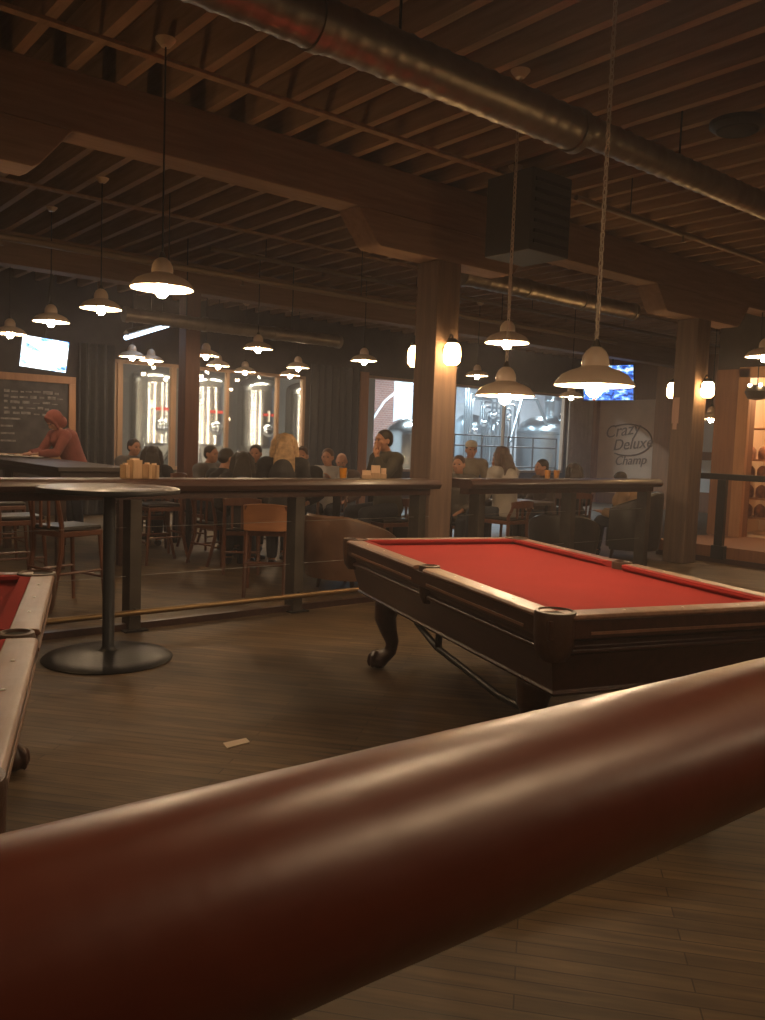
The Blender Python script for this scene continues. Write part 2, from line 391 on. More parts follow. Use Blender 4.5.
def window(n, xa, xb, z0, z1, mull):
    o = empty('window_%d' % n, (0, YW+.06, 0)); o['kind'] = 'structure'
    f = MB(); t = .06
    f.box(xa, xb, -.05, .05, z1-t, z1); f.box(xa, xb, -.05, .05, z0, z0+t); f.box(xa, xa+t, -.05, .05, z0, z1); f.box(xb-t, xb, -.05, .05, z0, z1)
    f.build('window_frame', M['frame'], o)
    for m_, w_ in mull: MB().box(m_-w_/2, m_+w_/2, -.045, .045, z0+t, z1-t).build('mullion', M['frame'], o)
    MB().box(xa+t, xb-t, .0, .008, z0+t, z1-t).build('pane', M['glass'], o)
    return o
def wx(px): return at(px, 430, Y=YW+.06).x
window(1, WX0, WX1, .8, 2.74, [(wx(119), .09), (wx(172), .10), (wx(226), .06), (wx(276), .06)])
window(2, WX2, WX3, .8, 2.9, [(wx(452), .10), (wx(503), .035)])
# brewery rooms behind the glass
struct(MB().box(5, 27, YW+.15, 21, -.1, 0).build('floor_brewery', mat('brew_floor', (.30, .28, .26), .5)))
struct(MB().box(5, 27, YW+.15, 21, 4.0, 4.1).build('ceiling_brewery', mat('brew_ceiling', (.18, .17, .17), .9)))
b = MB(); b.box(5, 12.4, 19.6, 19.7, 0, 4); b.box(5, 5.1, YW+.15, 19.7, 0, 4)
struct(b.build('wall_tankroom', mat('tankroom_wall', (.16, .145, .13), .85)))
b = MB(); b.box(12.4, 27, 20.9, 21, 0, 4); b.box(27, 27.1, YW+.15, 21, 0, 4); b.box(19.7, 27, YW+.15, YW+.2, 0, 4)
struct(b.build('wall_brewhouse', M['brew_wall']))
struct(MB().box(12.2, 12.4, YW+.9, 21, 0, 4).build('wall_added_light_divider', M['brew_wall']))  # added unseen divider, keeps the light of the two rooms apart
struct(MB().box(14.2, 15.75, 18.8, 18.95, 0, 4).build('wall_brick', M['brick']))

# fermenters
def tank(x, y, r=.46, label=None, first=None):
    if first:
        o = copy_tree(first); o.location = (x, y, 0); o['label'] = label; return o
    o = empty('fermenter_tank', (x, y, 0), 0, label, 'tank', 'stainless fermenters behind the left window')
    prof = [(0, 2.86), (.06, 2.86), (.07, 2.80)]
    for i in range(9):
        a = i/8*PI/2; prof.append((.08+(r-.08)*math.sin(a), 2.56+.22*math.cos(a)))
    prof += [(r, 2.5), (r+.004, 2.48), (r, 2.46), (r, 1.3), (r+.004, 1.28), (r, 1.26), (r*.94, 1.18), (.07, .52), (.05, .42), (0, .42)]
    MB().lathe(prof, 40).build('vessel', M['stainless'], o)
    # side facing the glass: manway, gauge, lamp
    mw = MB().lathe([(0, .07), (.06, .065), (.12, .04), (.15, .0), (.16, -.03), (.16, -.06)], 24); mw.xf(Matrix.Rotation(R(90), 4, 'X')); mw.xf(Matrix.Translation((.02, -r-.01, 1.62)))
    mh = mw.build('manway', M['stainless_b'], o)
    MB().tube([(-.1, -r-.1, 1.62), (.14, -r-.1, 1.62)], .012, 8).build('manway_handle', M['steel'], mh)
    MB().box(-.14, .16, -r-.03, -r+.0, 1.93, 1.99).build('label_band', M['red'], o)
    MB().tube([(.0, -r-.03, 1.70+.1), (.0, -r-.03, 2.05)], .02, 8).build('thermometer', M['sight'], o)
    for a in (45, 135, 225, 315):
        c_, s_ = math.cos(R(a)), math.sin(R(a))
        MB().tube([(r*.93*c_, r*.93*s_, 1.35), (r*.95*c_, r*.95*s_, 0)], .035, 10).build('leg', M['stainless_b'], o)
    MB().tube([(0, 0, 2.84), (0, 0, 3.0), (0, .1, 3.1), (0, 1.2, 3.1)], .03, 8).build('blowoff_pipe', M['stainless_b'], o)
    return o
tks = [(6.25, 'stainless tank at the far left, cut by the window edge'), (7.40, 'stainless tank left of the slim brown post'),
       (8.62, 'stainless tank half hidden by the slim brown post'), (9.92, 'full stainless tank in the middle of the left window'), (11.2, 'stainless tank right beside the wide black curtain')]
t0 = tank(tks[0][0], 16.6, label=tks[0][1])
for x, l in tks[1:]: tank(x, 16.6, label=l, first=t0)
# brewhouse kettle
kp = at(552, 430, Y=17.6)
k = empty('brew_kettle', (kp.x, kp.y, 0), 0, 'big domed stainless kettle with a chimney at the right of the window', 'kettle')
prof = [(.28, 2.62)]
for i in range(9):
    a = i/8*PI/2; prof.append((.28+(1.1-.28)*math.sin(a), 1.98+.5*math.cos(a)))
prof += [(1.13, 1.97), (1.13, 1.9), (1.1, 1.88), (1.1, .5), (.9, .35), (0, .3)]
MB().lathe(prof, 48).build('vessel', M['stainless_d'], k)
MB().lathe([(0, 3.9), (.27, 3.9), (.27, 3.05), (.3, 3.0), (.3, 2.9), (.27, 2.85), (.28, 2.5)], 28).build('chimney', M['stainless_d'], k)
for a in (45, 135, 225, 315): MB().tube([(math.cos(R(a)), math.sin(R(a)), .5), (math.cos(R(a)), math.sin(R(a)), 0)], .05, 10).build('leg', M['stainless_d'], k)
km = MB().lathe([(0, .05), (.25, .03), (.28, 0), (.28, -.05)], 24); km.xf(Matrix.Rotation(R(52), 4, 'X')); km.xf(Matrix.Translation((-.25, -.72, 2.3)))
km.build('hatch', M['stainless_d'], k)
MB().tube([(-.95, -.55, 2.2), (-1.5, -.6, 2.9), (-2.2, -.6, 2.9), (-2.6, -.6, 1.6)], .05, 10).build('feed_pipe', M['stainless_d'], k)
# smaller vessels and pipes
kp2 = at(405, 440, Y=17.0)
k2 = empty('mash_tank', (kp2.x, kp2.y, 0), 0, 'small domed vessel behind the man with his hand at his face', 'tank')
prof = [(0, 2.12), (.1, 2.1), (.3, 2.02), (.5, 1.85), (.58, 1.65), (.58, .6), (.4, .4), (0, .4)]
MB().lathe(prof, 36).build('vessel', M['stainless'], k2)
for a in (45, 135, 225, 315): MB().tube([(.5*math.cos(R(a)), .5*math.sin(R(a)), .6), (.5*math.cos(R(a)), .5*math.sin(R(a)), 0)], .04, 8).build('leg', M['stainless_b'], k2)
pa = [at(364, 445, Y=17.8), at(372, 420, Y=17.8), at(384, 402, Y=17.8), at(398, 390, Y=17.8), at(412, 384, Y=17.8)]
tag(MB().tube(pa, .035, 10).build('brewery_hose', mat('white_hose', (.85, .85, .85), .5)), 'white hose curving up in front of the brick wall', 'hose')
for i, (xa, pz, dy, lab) in enumerate([(18.75, 3.25, 0, 'upper'), (19.95, 2.9, .5, 'lower')]):
    q = empty('pipe_rack', (xa, 18.2+dy, 0), 0, ['rack of bright steel pipes seen just right of the thick column', 'rack of bright steel pipes beside the domed kettle'][i], 'pipes')
    for j in range(4):
        MB().tube([(-.7+.1*j, 0, .0), (-.7+.1*j, 0, pz-.15*j), (-.62+.1*j, 0, pz+.08-.15*j), (1.0-.2*j, 0, pz+.08-.15*j), (1.08-.2*j, 0, pz-.15*j), (1.08-.2*j, 0, 1.0), (1.08-.2*j, .3, .9), (1.08-.2*j, .3, 0)], .035, 8).build('pipe', M['stainless_d'], q)
    for j in range(3):
        MB().ell((-.3+.4*j, -.05, 1.9+.25*j), .13).build('valve', M['stainless_b'], q)
tk2 = []
for i, px in enumerate((470, 492)):
    q = at(px, 430, Y=19.6)
    o = empty('bright_tank', (q.x, q.y, 0), 0, ['narrow steel tank deep in the brewhouse, nearer the thick column', 'narrow steel tank deep in the brewhouse, nearer the kettle'][i], 'tank', 'narrow tanks deep in the brewhouse')
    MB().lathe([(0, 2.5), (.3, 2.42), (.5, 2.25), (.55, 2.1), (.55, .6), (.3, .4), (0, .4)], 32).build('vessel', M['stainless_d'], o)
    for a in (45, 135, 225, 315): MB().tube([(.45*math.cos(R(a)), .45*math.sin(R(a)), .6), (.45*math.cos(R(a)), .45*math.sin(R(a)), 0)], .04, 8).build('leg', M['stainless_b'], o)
cw = empty('guard_railing', (0, 15.6, 0), 0, 'thin guard railing inside the brewhouse behind the glass', 'railing')
xa, xb = wx(452)+1, 19.2
for z in (1.72, 1.45, .9): MB().tube([(xa, 0, z), (xb, 0, z)], .02, 8).build('rail_bar', M['steel'], cw)
for i in range(5): xx = xa+(xb-xa)*i/4; MB().tube([(xx, 0, 0), (xx, 0, 1.74)], .022, 8).build('baluster', M['steel'], cw)
# brewery tubes (their light)
for i, (x, y, L_, e, cc) in enumerate([(7.2, 15.6, 1.6, 130, (1, .88, .70)), (9.6, 15.6, 1.6, 130, (1, .88, .70)), (15.5, 16.6, 2.4, 330, (.66, .84, 1)), (18.6, 16.4, 2.4, 380, (.70, .84, 1)), (17.5, 19.6, 2.4, 360, (.58, .80, 1)), (22.5, 18.5, 2.4, 300, (.78, .88, 1))]):
    o = empty('tube_light', (x, y, 3.9), 0, ['tube light above the left fermenters', 'tube light above the right fermenters', 'tube light near the brick wall', 'tube light in front of the kettle', 'tube light over the narrow tanks', 'tube light beyond the kettle'][i], 'tube light')
    MB().box(-L_/2, L_/2, -.08, .08, 0, .1).build('housing', M['white'], o)
    MB().tube([(-L_/2+.05, 0, -.03), (L_/2-.05, 0, -.03)], .025, 8).build('tube', M['tube_hot'], o)
    light('tube_glow', (0, 0, -.1), e, cc, kind='AREA', size=(L_, .2), parent=o)
# added glow strips hidden behind the mullions, to streak the steel tanks with light
for i, px_ in enumerate((119, 172, 226, 276)):
    o = empty('added_streak_light', (at(px_, 430, Y=YW+.19).x, YW+.18, .82), 0, ['added upright glow strip behind the first mullion from the left', 'added upright glow strip behind the mullion left of the slim post', 'added upright glow strip behind the mullion right of the slim post', 'added upright glow strip behind the last mullion of the tank window'][i], 'added light')
    MB().box(-.02, .02, -.04, .0, 0, 1.88).build('housing', M['white'], o)
    MB().tube([(0, .02, .03), (0, .02, 1.85)], .014, 8).build('tube', mat('added_streak_tube', (1, 1, 1), .5, emis=(1, .9, .74), es=45), o)

# ------------------------------------------------------------------ ducts and pipes
def spiral(p0, p1, r, label, cap=True):
    p0, p1 = Vector(p0), Vector(p1); o = empty('spiral_duct', p0, 0, label, 'duct'); d = p1-p0; L_ = d.length; n = int(L_/.025)
    pts, rr = [], []
    for i in range(n+1):
        pts.append(d*i/n); rr.append(r+(.006 if i % 5 == 0 else 0))
    MB().tube(pts, rr, 28).build('duct_body', M['duct'], o)
    for t in (.0, .33, .66, 1.):
        MB().tube([d*t-d.normalized()*.03, d*t+d.normalized()*.03], r+.014, 28).build('coupling', M['duct'], o)
    k = max(2, int(L_/2.2))
    for i in range(k):
        c_ = d*((i+.5)/k); MB().tube([c_+Vector((0, 0, r)), c_+Vector((0, 0, 4.2-p0.z))], .008, 6).build('hanger', M['black_metal'], o)
    return o
dy = 3.62
def duct_fit(px, py, Y): p = at(px, py, Y=Y); return p
q1 = duct_fit(365, 43, dy)
spiral((-1.5, dy, q1.z), (at(575, 125, Y=dy).x, dy, q1.z), .125, 'large spiral duct crossing the ceiling from the top left')
spiral((at(575, 125, Y=dy).x+.03, dy, q1.z+.03), (14, dy, q1.z+.03), .095, 'narrower duct length carrying on towards the upper right')
q2 = at(545, 293, Y=7.2)
spiral((at(463, 280, Y=7.2).x, 7.2, q2.z), (at(632, 310, Y=7.2).x, 7.2, q2.z), .11, 'short spiral duct right of the thick column, under the beam')
q3 = at(270, 333, Y=10.4)
spiral((at(126, 320, Y=10.4).x, 10.4, q3.z), (at(338, 343, Y=10.4).x, 10.4, q3.z), .085, 'spiral duct with an open end above the fermenter lamps')
def pipe(px, py, Y, r, x0, x1, label):
    z = at(px, py, Y=Y).z
    o = empty('sprinkler_pipe', (x0, Y, z), 0, label, 'pipe')
    MB().tube([(0, 0, 0), (x1-x0, 0, 0)], r, 10).build('pipe_run', M['pipe'], o)
    n = int((x1-x0)/2.6)
    for i in range(n):
        xx = .8+i*2.6
        MB().tube([(xx, 0, 0), (xx, 0, 4.2-z)], .006, 6).build('hanger', M['black_metal'], o)
        MB().lathe([(0, -.09), (.03, -.085), (.012, -.06), (.012, 0)], 10, c=(xx+.9, 0, 0)).build('sprinkler_head', M['pipe'], o)
pipe(150, 262, 8.6, .035, -2, 12, 'thin sprinkler pipe crossing the left ceiling beyond the beam')
pipe(690, 236, 4.8, .025, 6, 15, 'thin pipe running along the upper right ceiling')
pipe(390, 283, 9.6, .03, 5, 18, 'thin pipe far back near the dark ceiling')
# hanging dark box
hb = at(528, 219, d=7.6)
o = empty('hanging_heater', hb, 0, 'square dark unit hanging below the ceiling behind the pendant chain', 'heater')
MB().box(-.26, .26, -.26, .26, -.34, .34).build('casing', mat('heater_casing', (.045, .045, .042), .6), o, bevel=.01)
lv = MB()
for i in range(7): lv.box(-.22, .22, -.275, -.262, -.28+i*.085, -.25+i*.085)
lv.build('louvre', M['black_metal'], o)
for s_ in (-1, 1): MB().tube([(s_*.2, 0, .34), (s_*.2, 0, 4.2-hb.z)], .01, 6).build('hanger', M['black_metal'], o)
# ceiling speaker disc (dark, upper right) and fluorescent tube (left)
cs = at(738, 122, z=3.892)
o = empty('ceiling_speaker', cs, 0, 'round dark speaker fixed to the joists at the upper right', 'speaker')
MB().lathe([(0, -.06), (.16, -.06), (.2, -.03), (.2, 0), (0, 0)], 28).build('housing', M['black_metal'], o)
MB().lathe([(0, -.075), (.14, -.07), (.15, -.06)], 28).build('grille', M['curtain'], o)
ft0 = at(126, 335.5, d=12.5); ft1 = at(168, 323.5, d=14.5)
o = empty('fluorescent_light', ft0, 0, 'bluish glowing tube light slanting above the tank window', 'tube light'); dv = ft1-ft0
MB().tube([Vector((0, 0, .03)), dv+Vector((0, 0, .03))], .05, 4).build('housing', M['duct'], o)
MB().tube([Vector((0, 0, -.03)), dv+Vector((0, 0, -.03))], .035, 8).build('tube', M['tube'], o)
for t in (.15, .85): MB().tube([dv*t, dv*t+Vector((0, 0, 4.2-ft0.z))], .006, 6).build('hanger', M['black_metal'], o)

# ------------------------------------------------------------------ pendant lamps
def pendant_proto():
    o = empty('pendant_lamp', (0, 0, 0))
    prof_o = [(.02, .195), (.032, .188), (.05, .172), (.064, .145), (.068, .115), (.066, .098), (.085, .088), (.125, .075), (.163, .055), (.186, .028), (.197, .012), (.2, 0)]
    prof_i = [(.196, 0), (.182, .026), (.160, .05), (.122, .069), (.08, .082), (.06, .09), (.03, .095)]
    MB().lathe(prof_o+[(.196, 0)], 40).build('lamp_shade', M['shade'], o)
    MB().lathe(prof_i+[(0, .095)], 40).build('reflector', M['shade_in'], o)
    b = MB().lathe([(0, -.058), (.02, -.054), (.036, -.038), (.042, -.014), (.037, .012), (.024, .035), (.016, .055), (.016, .09)], 20)
    b.build('bulb', M['bulb'], o)
    MB().lathe([(0, .235), (.012, .23), (.018, .21), (.024, .195), (.024, .18)], 16).build('socket_cap', M['steel'], o)
    return o
def bulb_mat(p):
    k = round(p*LK/10)*10
    return mat('lit_bulb_%d' % k, (1, .9, .7), .5, emis=(1, .70, .42), es=k)
LK = 12.
PN = 0
proto = pendant_proto()
def chain(z0, z1, kind, parent):
    L_ = z1-z0; mb = MB()
    if kind == 'chain':
        n = int(L_/.034)
        for i in range(n):
            zc = z0+(i+.5)*L_/n; a = (i % 2)*PI/2
            ring = [(.012*math.cos(t)*math.cos(a), .012*math.cos(t)*math.sin(a), zc+.024*math.sin(t)) for t in [k*2*PI/8 for k in range(8)]]
            mb.tube(ring, .003, 5, closed=True)
        mb.tube([(.004*math.cos(i), .004*math.sin(i), z0+L_*i/30) for i in range(31)], .0025, 5)
        return mb.build('chain', mat('pale_chain', (.55, .45, .36), .45, metal=.3), parent)
    mb.tube([(0, 0, z0), (0, 0, z1)], .006, 8)
    return mb.build('cord', M['black_metal'], parent)
def pendant(p, label, group, power, kind='cord', ceil=3.897, sc=1.0, shadow=True):
    global PN
    o = proto if PN == 0 else copy_tree(proto)
    # proto children are shared meshes; cord and canopy are made to measure
    for ch in list(o.children):
        if ch.name.startswith(('chain', 'cord', 'canopy', 'lamp_glow')): bpy.data.objects.remove(ch)
    o.location = p; PN += 1
    tag(o, label, 'pendant lamp', group)
    chain(.21, ceil-p.z, kind, o)
    MB().lathe([(0, ceil-p.z-.05), (.03, ceil-p.z-.045), (.06, ceil-p.z-.01), (.065, ceil-p.z)], 20).build('canopy', M['shade'], o)
    for ch in o.children:
        if ch.name.startswith('bulb'):
            ch.material_slots[0].link = 'OBJECT'; ch.material_slots[0].material = bulb_mat(power)
    return o
GP = 'cream enamel pendants over the pool tables'; GF = 'enamel pendants in the far seating area'
P0 = 40
pendant(at(594, 386, z=1.77), 'largest cream pendant, hanging at the right over the red pool table', GP, P0*.8, 'chain')
pendant(at(505, 396, z=1.79), 'cream pendant with a glowing bulb over the far end of the pool table', GP, P0*.8, 'chain')
pendant(at(507, 343, z=2.37), 'pendant on a long chain directly above the far pool table lamp', GF, P0, 'chain')
pendant(at(162, 289, z=2.37), 'big cream pendant hanging alone at the upper left', GF, P0, 'cord')
FAR = [(101, 309, 'first small pendant left of the big lone one, above the long table'), (51, 322, 'small pendant just above the left television'), (10, 334, 'small pendant at the left picture edge'),
       (151, 361, 'right one of two overlapping pendants before the left tank'), (132, 357, 'left one of two overlapping pendants before the left tank'), (206, 356, 'pendant peeping out from behind the slim brown post'),
       (218, 366, 'pendant just right of the slim brown post'), (258, 349, 'higher pendant under the open ended duct'), (245, 372, 'low pendant in front of the middle tank'),
       (298, 368, 'pendant at the right end of the duct, upper of two'), (290, 375.5, 'lower pendant by the right end of the tank window'), (364, 361, 'lone pendant in front of the brick view, left of the thick column'), (477, 376, 'small pendant seen between column and pool lamp')]
for px, py, l in FAR:
    d_ = at(px, py, z=2.65)
    pendant(at(px, py, z=2.65), l, GF, P0*.48)
pendant(at(765, 357, z=2.5), 'pendant cut by the right picture edge', GF, P0*.7)
pendant(at(571, 397, z=2.35), 'small far pendant peeping out under the largest lamp', GF, P0*.3)
pendant(at(711, 419, z=2.0), 'tiny low pendant in the gap right of the right column', GF, P0*.3)
# unseen pendants: first two set by glare and rail streaks, others added as fill
for (x, y, z) in (tuple(at(655, -125, z=2.75)), (1.7, -.6, 2.5), (4.6, -2.2, 2.4), (-2.2, 2.6, 2.4), (7.6, .7, 2.4)):
    pendant(Vector((x, y, z)), 'unseen enamel pendant lighting the near floor', 'enamel pendants over the near floor', P0*.7)

# jar sconces
SN = []
def sconce(p, nrm, label, power):
    rz = math.atan2(nrm[1], nrm[0])
    if SN:
        o = copy_tree(SN[0]); o.location = p; o.rotation_euler = (0, 0, rz); o['label'] = label
        return o
    o = empty('wall_sconce', p, rz, label, 'wall lamp', 'jar lamps on the timber columns')
    MB().lathe([(.045, .0), (.045, .02), (0, .022)], 16).xf(Matrix.Rotation(R(90), 4, 'Y') @ Matrix.Translation((-.02, 0, -.0))).build('back_plate', M['black_metal'], o)
    MB().tube([(.0, 0, .02), (.02, 0, .11), (.06, 0, .17), (.088, 0, .15), (.088, 0, .12)], .009, 8).build('bracket', M['black_metal'], o)
    MB().lathe([(0, .135), (.03, .13), (.06, .105), (.066, .09), (.06, .08)], 20, c=(.088, 0, 0)).build('cap', M['black_metal'], o)
    MB().lathe([(.05, .085), (.076, .05), (.084, -.02), (.078, -.09), (.05, -.12), (0, -.125)], 20, c=(.088, 0, 0)).build('glass_jar', M['jar'], o)
    SN.append(o); return o
zs = at(452, 354, d=8.3).z
sconce((5.64, BY-.15, zs), (0, -1), 'glowing jar sconce on the right face of the thick column', 9)
sconce((5.60, BY+.15, zs), (0, 1), 'glowing jar sconce peeping out behind the left edge of the thick column', 5)
zs2 = at(706, 389, d=11.2).z
sconce((10.22+.02, BY-.155, zs2), (0, -1), 'glowing jar sconce on the right face of the right column', 8)
sconce((10.22-.0, BY+.155, zs2), (0, 1), 'glowing jar sconce peeping out behind the left edge of the right column', 5)

for (x, y, w_) in ((.95, BY, 'left edge column'), (5.78, .9, 'near right column'), (-3.4, .9, 'near left column')):  # unseen sconces added to throw light up onto the ceiling
    sconce((x, y-.15, zs), (0, -1), 'added unseen jar sconce on the near face of the '+w_, 9)
    sconce((x, y+.15, zs), (0, 1), 'added unseen jar sconce on the far face of the '+w_, 9)

# ------------------------------------------------------------------ televisions
def tv(name, c, heading, tilt, w, h, smat, label, roll=0):
    o = empty(name, c, heading, label, 'television'); o.rotation_euler = (tilt, roll, heading)
    MB().box(-w/2-.02, w/2+.02, 0, .06, -h/2-.02, h/2+.02).build('casing', M['black_metal'], o, bevel=.008)
    MB().box(-w/2, w/2, -.006, -.001, -h/2, h/2).build('screen', smat, o)
    MB().tube([(0, .06, 0), (0, .25, .15), (0, .3, max(.3, 4.2-c.z))], .02, 8).build('mount', M['black_metal'], o)
    return o
c1 = at(44.5, 354, d=12.2)
tv('television', c1, math.atan2(c1.y, c1.x)-PI/2+R(6), R(10), .62, .44, screen_mat('screen_bright', [(0, (.05, .15, .5)), (.36, (.25, .5, 1)), (.42, (.8, .92, 1)), (.62, (1, 1, 1)), (.68, (.45, .7, 1))], 3.2, (1.6, 1, 2.4)), 'bright white television hung at the left above the chalkboard', R(5))
c2_ = at(608, 383, d=20)
tv('television', c2_, R(-90)+R(10), R(8), 1.25, .80, screen_mat('screen_blue', [(0, (.01, .04, .25)), (.42, (.05, .2, .8)), (.52, (.4, .7, 1)), (.6, (.9, .95, 1)), (.66, (.7, .08, .05))], 1.6, (1.5, 1, 3)), 'blue television partly hidden behind the largest lamp shade')

# ------------------------------------------------------------------ right side : sign, shop front, railing
so = empty('painted_sign', (XW, 13.45, 0), 0, 'tall pale painted sign with slanting brown lettering', 'sign')
MB().box(-.06, -.01, -.9, .88, .3, 2.82).build('board', M['sign'], so)
def text(s, size, loc, rot, m, parent, name='lettering', shear=.3, ext=.004):
    cu = bpy.data.curves.new(name, 'FONT'); cu.body = s; cu.size = size; cu.extrude = ext; cu.shear = shear; cu.align_x = 'CENTER'
    o = bpy.data.objects.new(name, cu); C.objects.link(o)
    dg = bpy.context.evaluated_depsgraph_get(); me = bpy.data.meshes.new_from_object(o.evaluated_get(dg))
    bpy.data.objects.remove(o)
    o = bpy.data.objects.new(name, me); C.objects.link(o); me.materials.append(m); o.parent = parent; o.location = loc; o.rotation_euler = rot
    return o
for s, size, yy, zz, tl in (('Crazy', .46, .12, 1.86, -8), ('Deluxe', .42, -.22, 1.52, -6), ('Champ', .34, -.18, 1.10, -4)):
    t_ = text(s, size, (-.07, yy, zz), (0, 0, 0), M['sign_ink'], so)
    t_.rotation_euler = (Matrix.Rotation(R(-90), 3, 'Z') @ Matrix.Rotation(R(90), 3, 'X') @ Matrix.Rotation(R(-tl), 3, 'Z')).to_euler()
b = MB(); b.tube([(-.07, .75*math.cos(a)-.05, 1.75+.42*math.sin(a)) for a in [R(60)+i*R(240)/24 for i in range(25)]], .02, 6)
b.build('swirl', M['sign_ink'], so)
struct(MB().box(XW-.25, XW, 12.55-.62, 12.5, 0, 4.0).build('trim_4', M['orange_wood'], bevel=.02))
struct(MB().box(XW-.2, XW, 14.35, 14.6, 0, 4.0).build('trim_5', M['orange_wood'], bevel=.02))
# white panels in the gap behind the right column
dl = at(708, 440, X=XW)
for i, (za, zb, m_) in enumerate(((1.5, 2.3, M['white']), (.5, 1.3, M['white']))):
    o = MB().box(XW-.05, XW-.005, dl.y-.4, dl.y+.25, za, zb).build('wall_poster', m_)
    tag(o, ['upper pale poster in the gap beside the right column', 'lower pale poster in the gap beside the right column'][i], 'poster')
# platform and shop wall
PX = 10.66
struct(MB().box(PX, 12.5, -3, 6.75, 0, .22).build('trim_6', M['panel'], smooth=False))
struct(MB().box(PX-.02, PX, -3, 6.75, 0, .07).build('trim_dark_right', M['mahogany']))  # dark strip along the foot of the platform front
def sy(px, X=12.2): return at(px, 450, X=X).y
ya, yb = sy(712), sy(746)
w = MB(); w.box(12.2, 12.4, yb, ya, .22, 2.74); w.box(12.2, 12.4, -5, yb, 2.62, 2.74); w.box(12.2, 12.4, -5, yb-2.2, .22, 2.62); w.box(12.4, XW, ya, ya+.1, 0, 2.74)
struct(w.build('wall_shop', M['panel'], smooth=False))
w = MB(); w.box(12.22, 12.4, -5, ya, 2.74, 4.36); w.box(12.4, XW, ya+.02, ya+.1, 2.74, 4.36)
struct(w.build('wall_upper', M['wall'], smooth=False))
dr = empty('door_1', (12.2, 0, 0)); struct(dr)
for (y0, y1, z0, z1) in ((yb-.02, yb+.16, .22, 2.74), (yb-2.36, yb-2.18, .22, 2.74), (yb-2.36, yb+.16, 2.6, 2.76)):
    MB().box(-.06, .02, y0, y1, z0, z1).build('door_frame', M['oak'], dr, bevel=.01)
# lit alcove
al = MB(); al.box(13.6, 13.7, yb-2.6, ya-.05, .2, 3); al.box(12.4, 13.7, ya-.12, ya-.02, .2, 3); al.box(12.4, 13.7, yb-2.6, yb-2.5, .2, 3); al.box(12.4, 13.7, yb-2.6, ya-.05, 2.8, 2.9); al.box(12.4, 13.7, yb-2.6, ya-.05, .12, .22)
struct(al.build('wall_alcove', M['cream'], smooth=False))
light('alcove_glow', (12.8, yb-.3, 2.6), 60, (1, .72, .42), .1)
sh = empty('display_shelves', (13.0, yb+.1, .22), 0, 'shelf unit with goods in the lit doorway at the right edge', 'shelves')
for i in range(4): MB().box(-.22, .22, -.6, .55, .25+i*.3, .28+i*.3).build('shelf', M['oak'], sh)
for s_ in (-.6, .55): MB().box(-.22, .22, s_-.02, s_+.02, 0, 1.45).build('upright', M['oak'], sh)
MB().tube([(-.2, -.8, 1.65), (-.2, .6, 1.65)], .02, 8).build('hanging_bar', M['oak'], sh)
gi = 0
gp = MB().lathe([(0, 0), (.075, 0), (.085, .06), (.08, .14), (.05, .18), (.02, .2), (0, .2)], 16).build('stoneware_jar', M['goods'])
for i in range(4):
    for j in range(5):
        o = gp if gi == 0 else gp.copy()
        if gi: C.objects.link(o)
        if (i+j) % 3 == 1:
            o.data = gp.data.copy() if (i+j) == 1 else o.data
        o.location = (13.0-.08, yb+.1+.40-j*.21, .22+.281+i*.3); gi += 1
        tag(o, '%s jar, %s on the %s shelf of the doorway display' % ('brown', ['nearest the frame', 'second from the frame', 'middle', 'second from the right', 'farthest right'][j], ['lowest', 'second', 'third', 'top'][i]), 'jar', 'jars on the doorway shelves')
hl = at(757, 392, d=12.2)
o = empty('alcove_lantern', hl, 0, 'round lantern with small bulbs hanging in the lit doorway', 'lantern')
MB().lathe([(0, -.12), (.12, -.1), (.17, 0), (.14, .06), (.06, .1), (0, .1)], 20).build('bowl', M['steel'], o)
MB().tube([(0, 0, .1), (0, 0, 4.2-hl.z)], .008, 6).build('cord', M['black_metal'], o)
for s_ in (-.08, .05): MB().ell((-.1, s_*1.2+.0, .09), .025).build('bulb', M['bulb'], o)
# platform railing
ro = empty('iron_railing', (PX-.04, 0, 0), 0, 'black iron railing in front of the lit doorway at the right', 'railing')
zt = at(740, 477, X=PX-.04).z
MB().box(-.04, .04, 1.2, 6.55, zt-.05, zt+.03).build('top_rail', M['black_metal'], ro, bevel=.01)
py_ = at(721, 520, X=PX-.04).y
for yy in (py_, py_-1.5, py_-3.0):
    pz = MB().box(-.05, .02, yy-.06, yy+.06, .10, zt-.05).build('baluster', M['black_metal'], ro, bevel=.006)
    MB().box(-.06, .035, yy-.09, yy+.09, .06, .24).build('base_plate', M['black_metal'], ro, bevel=.006)

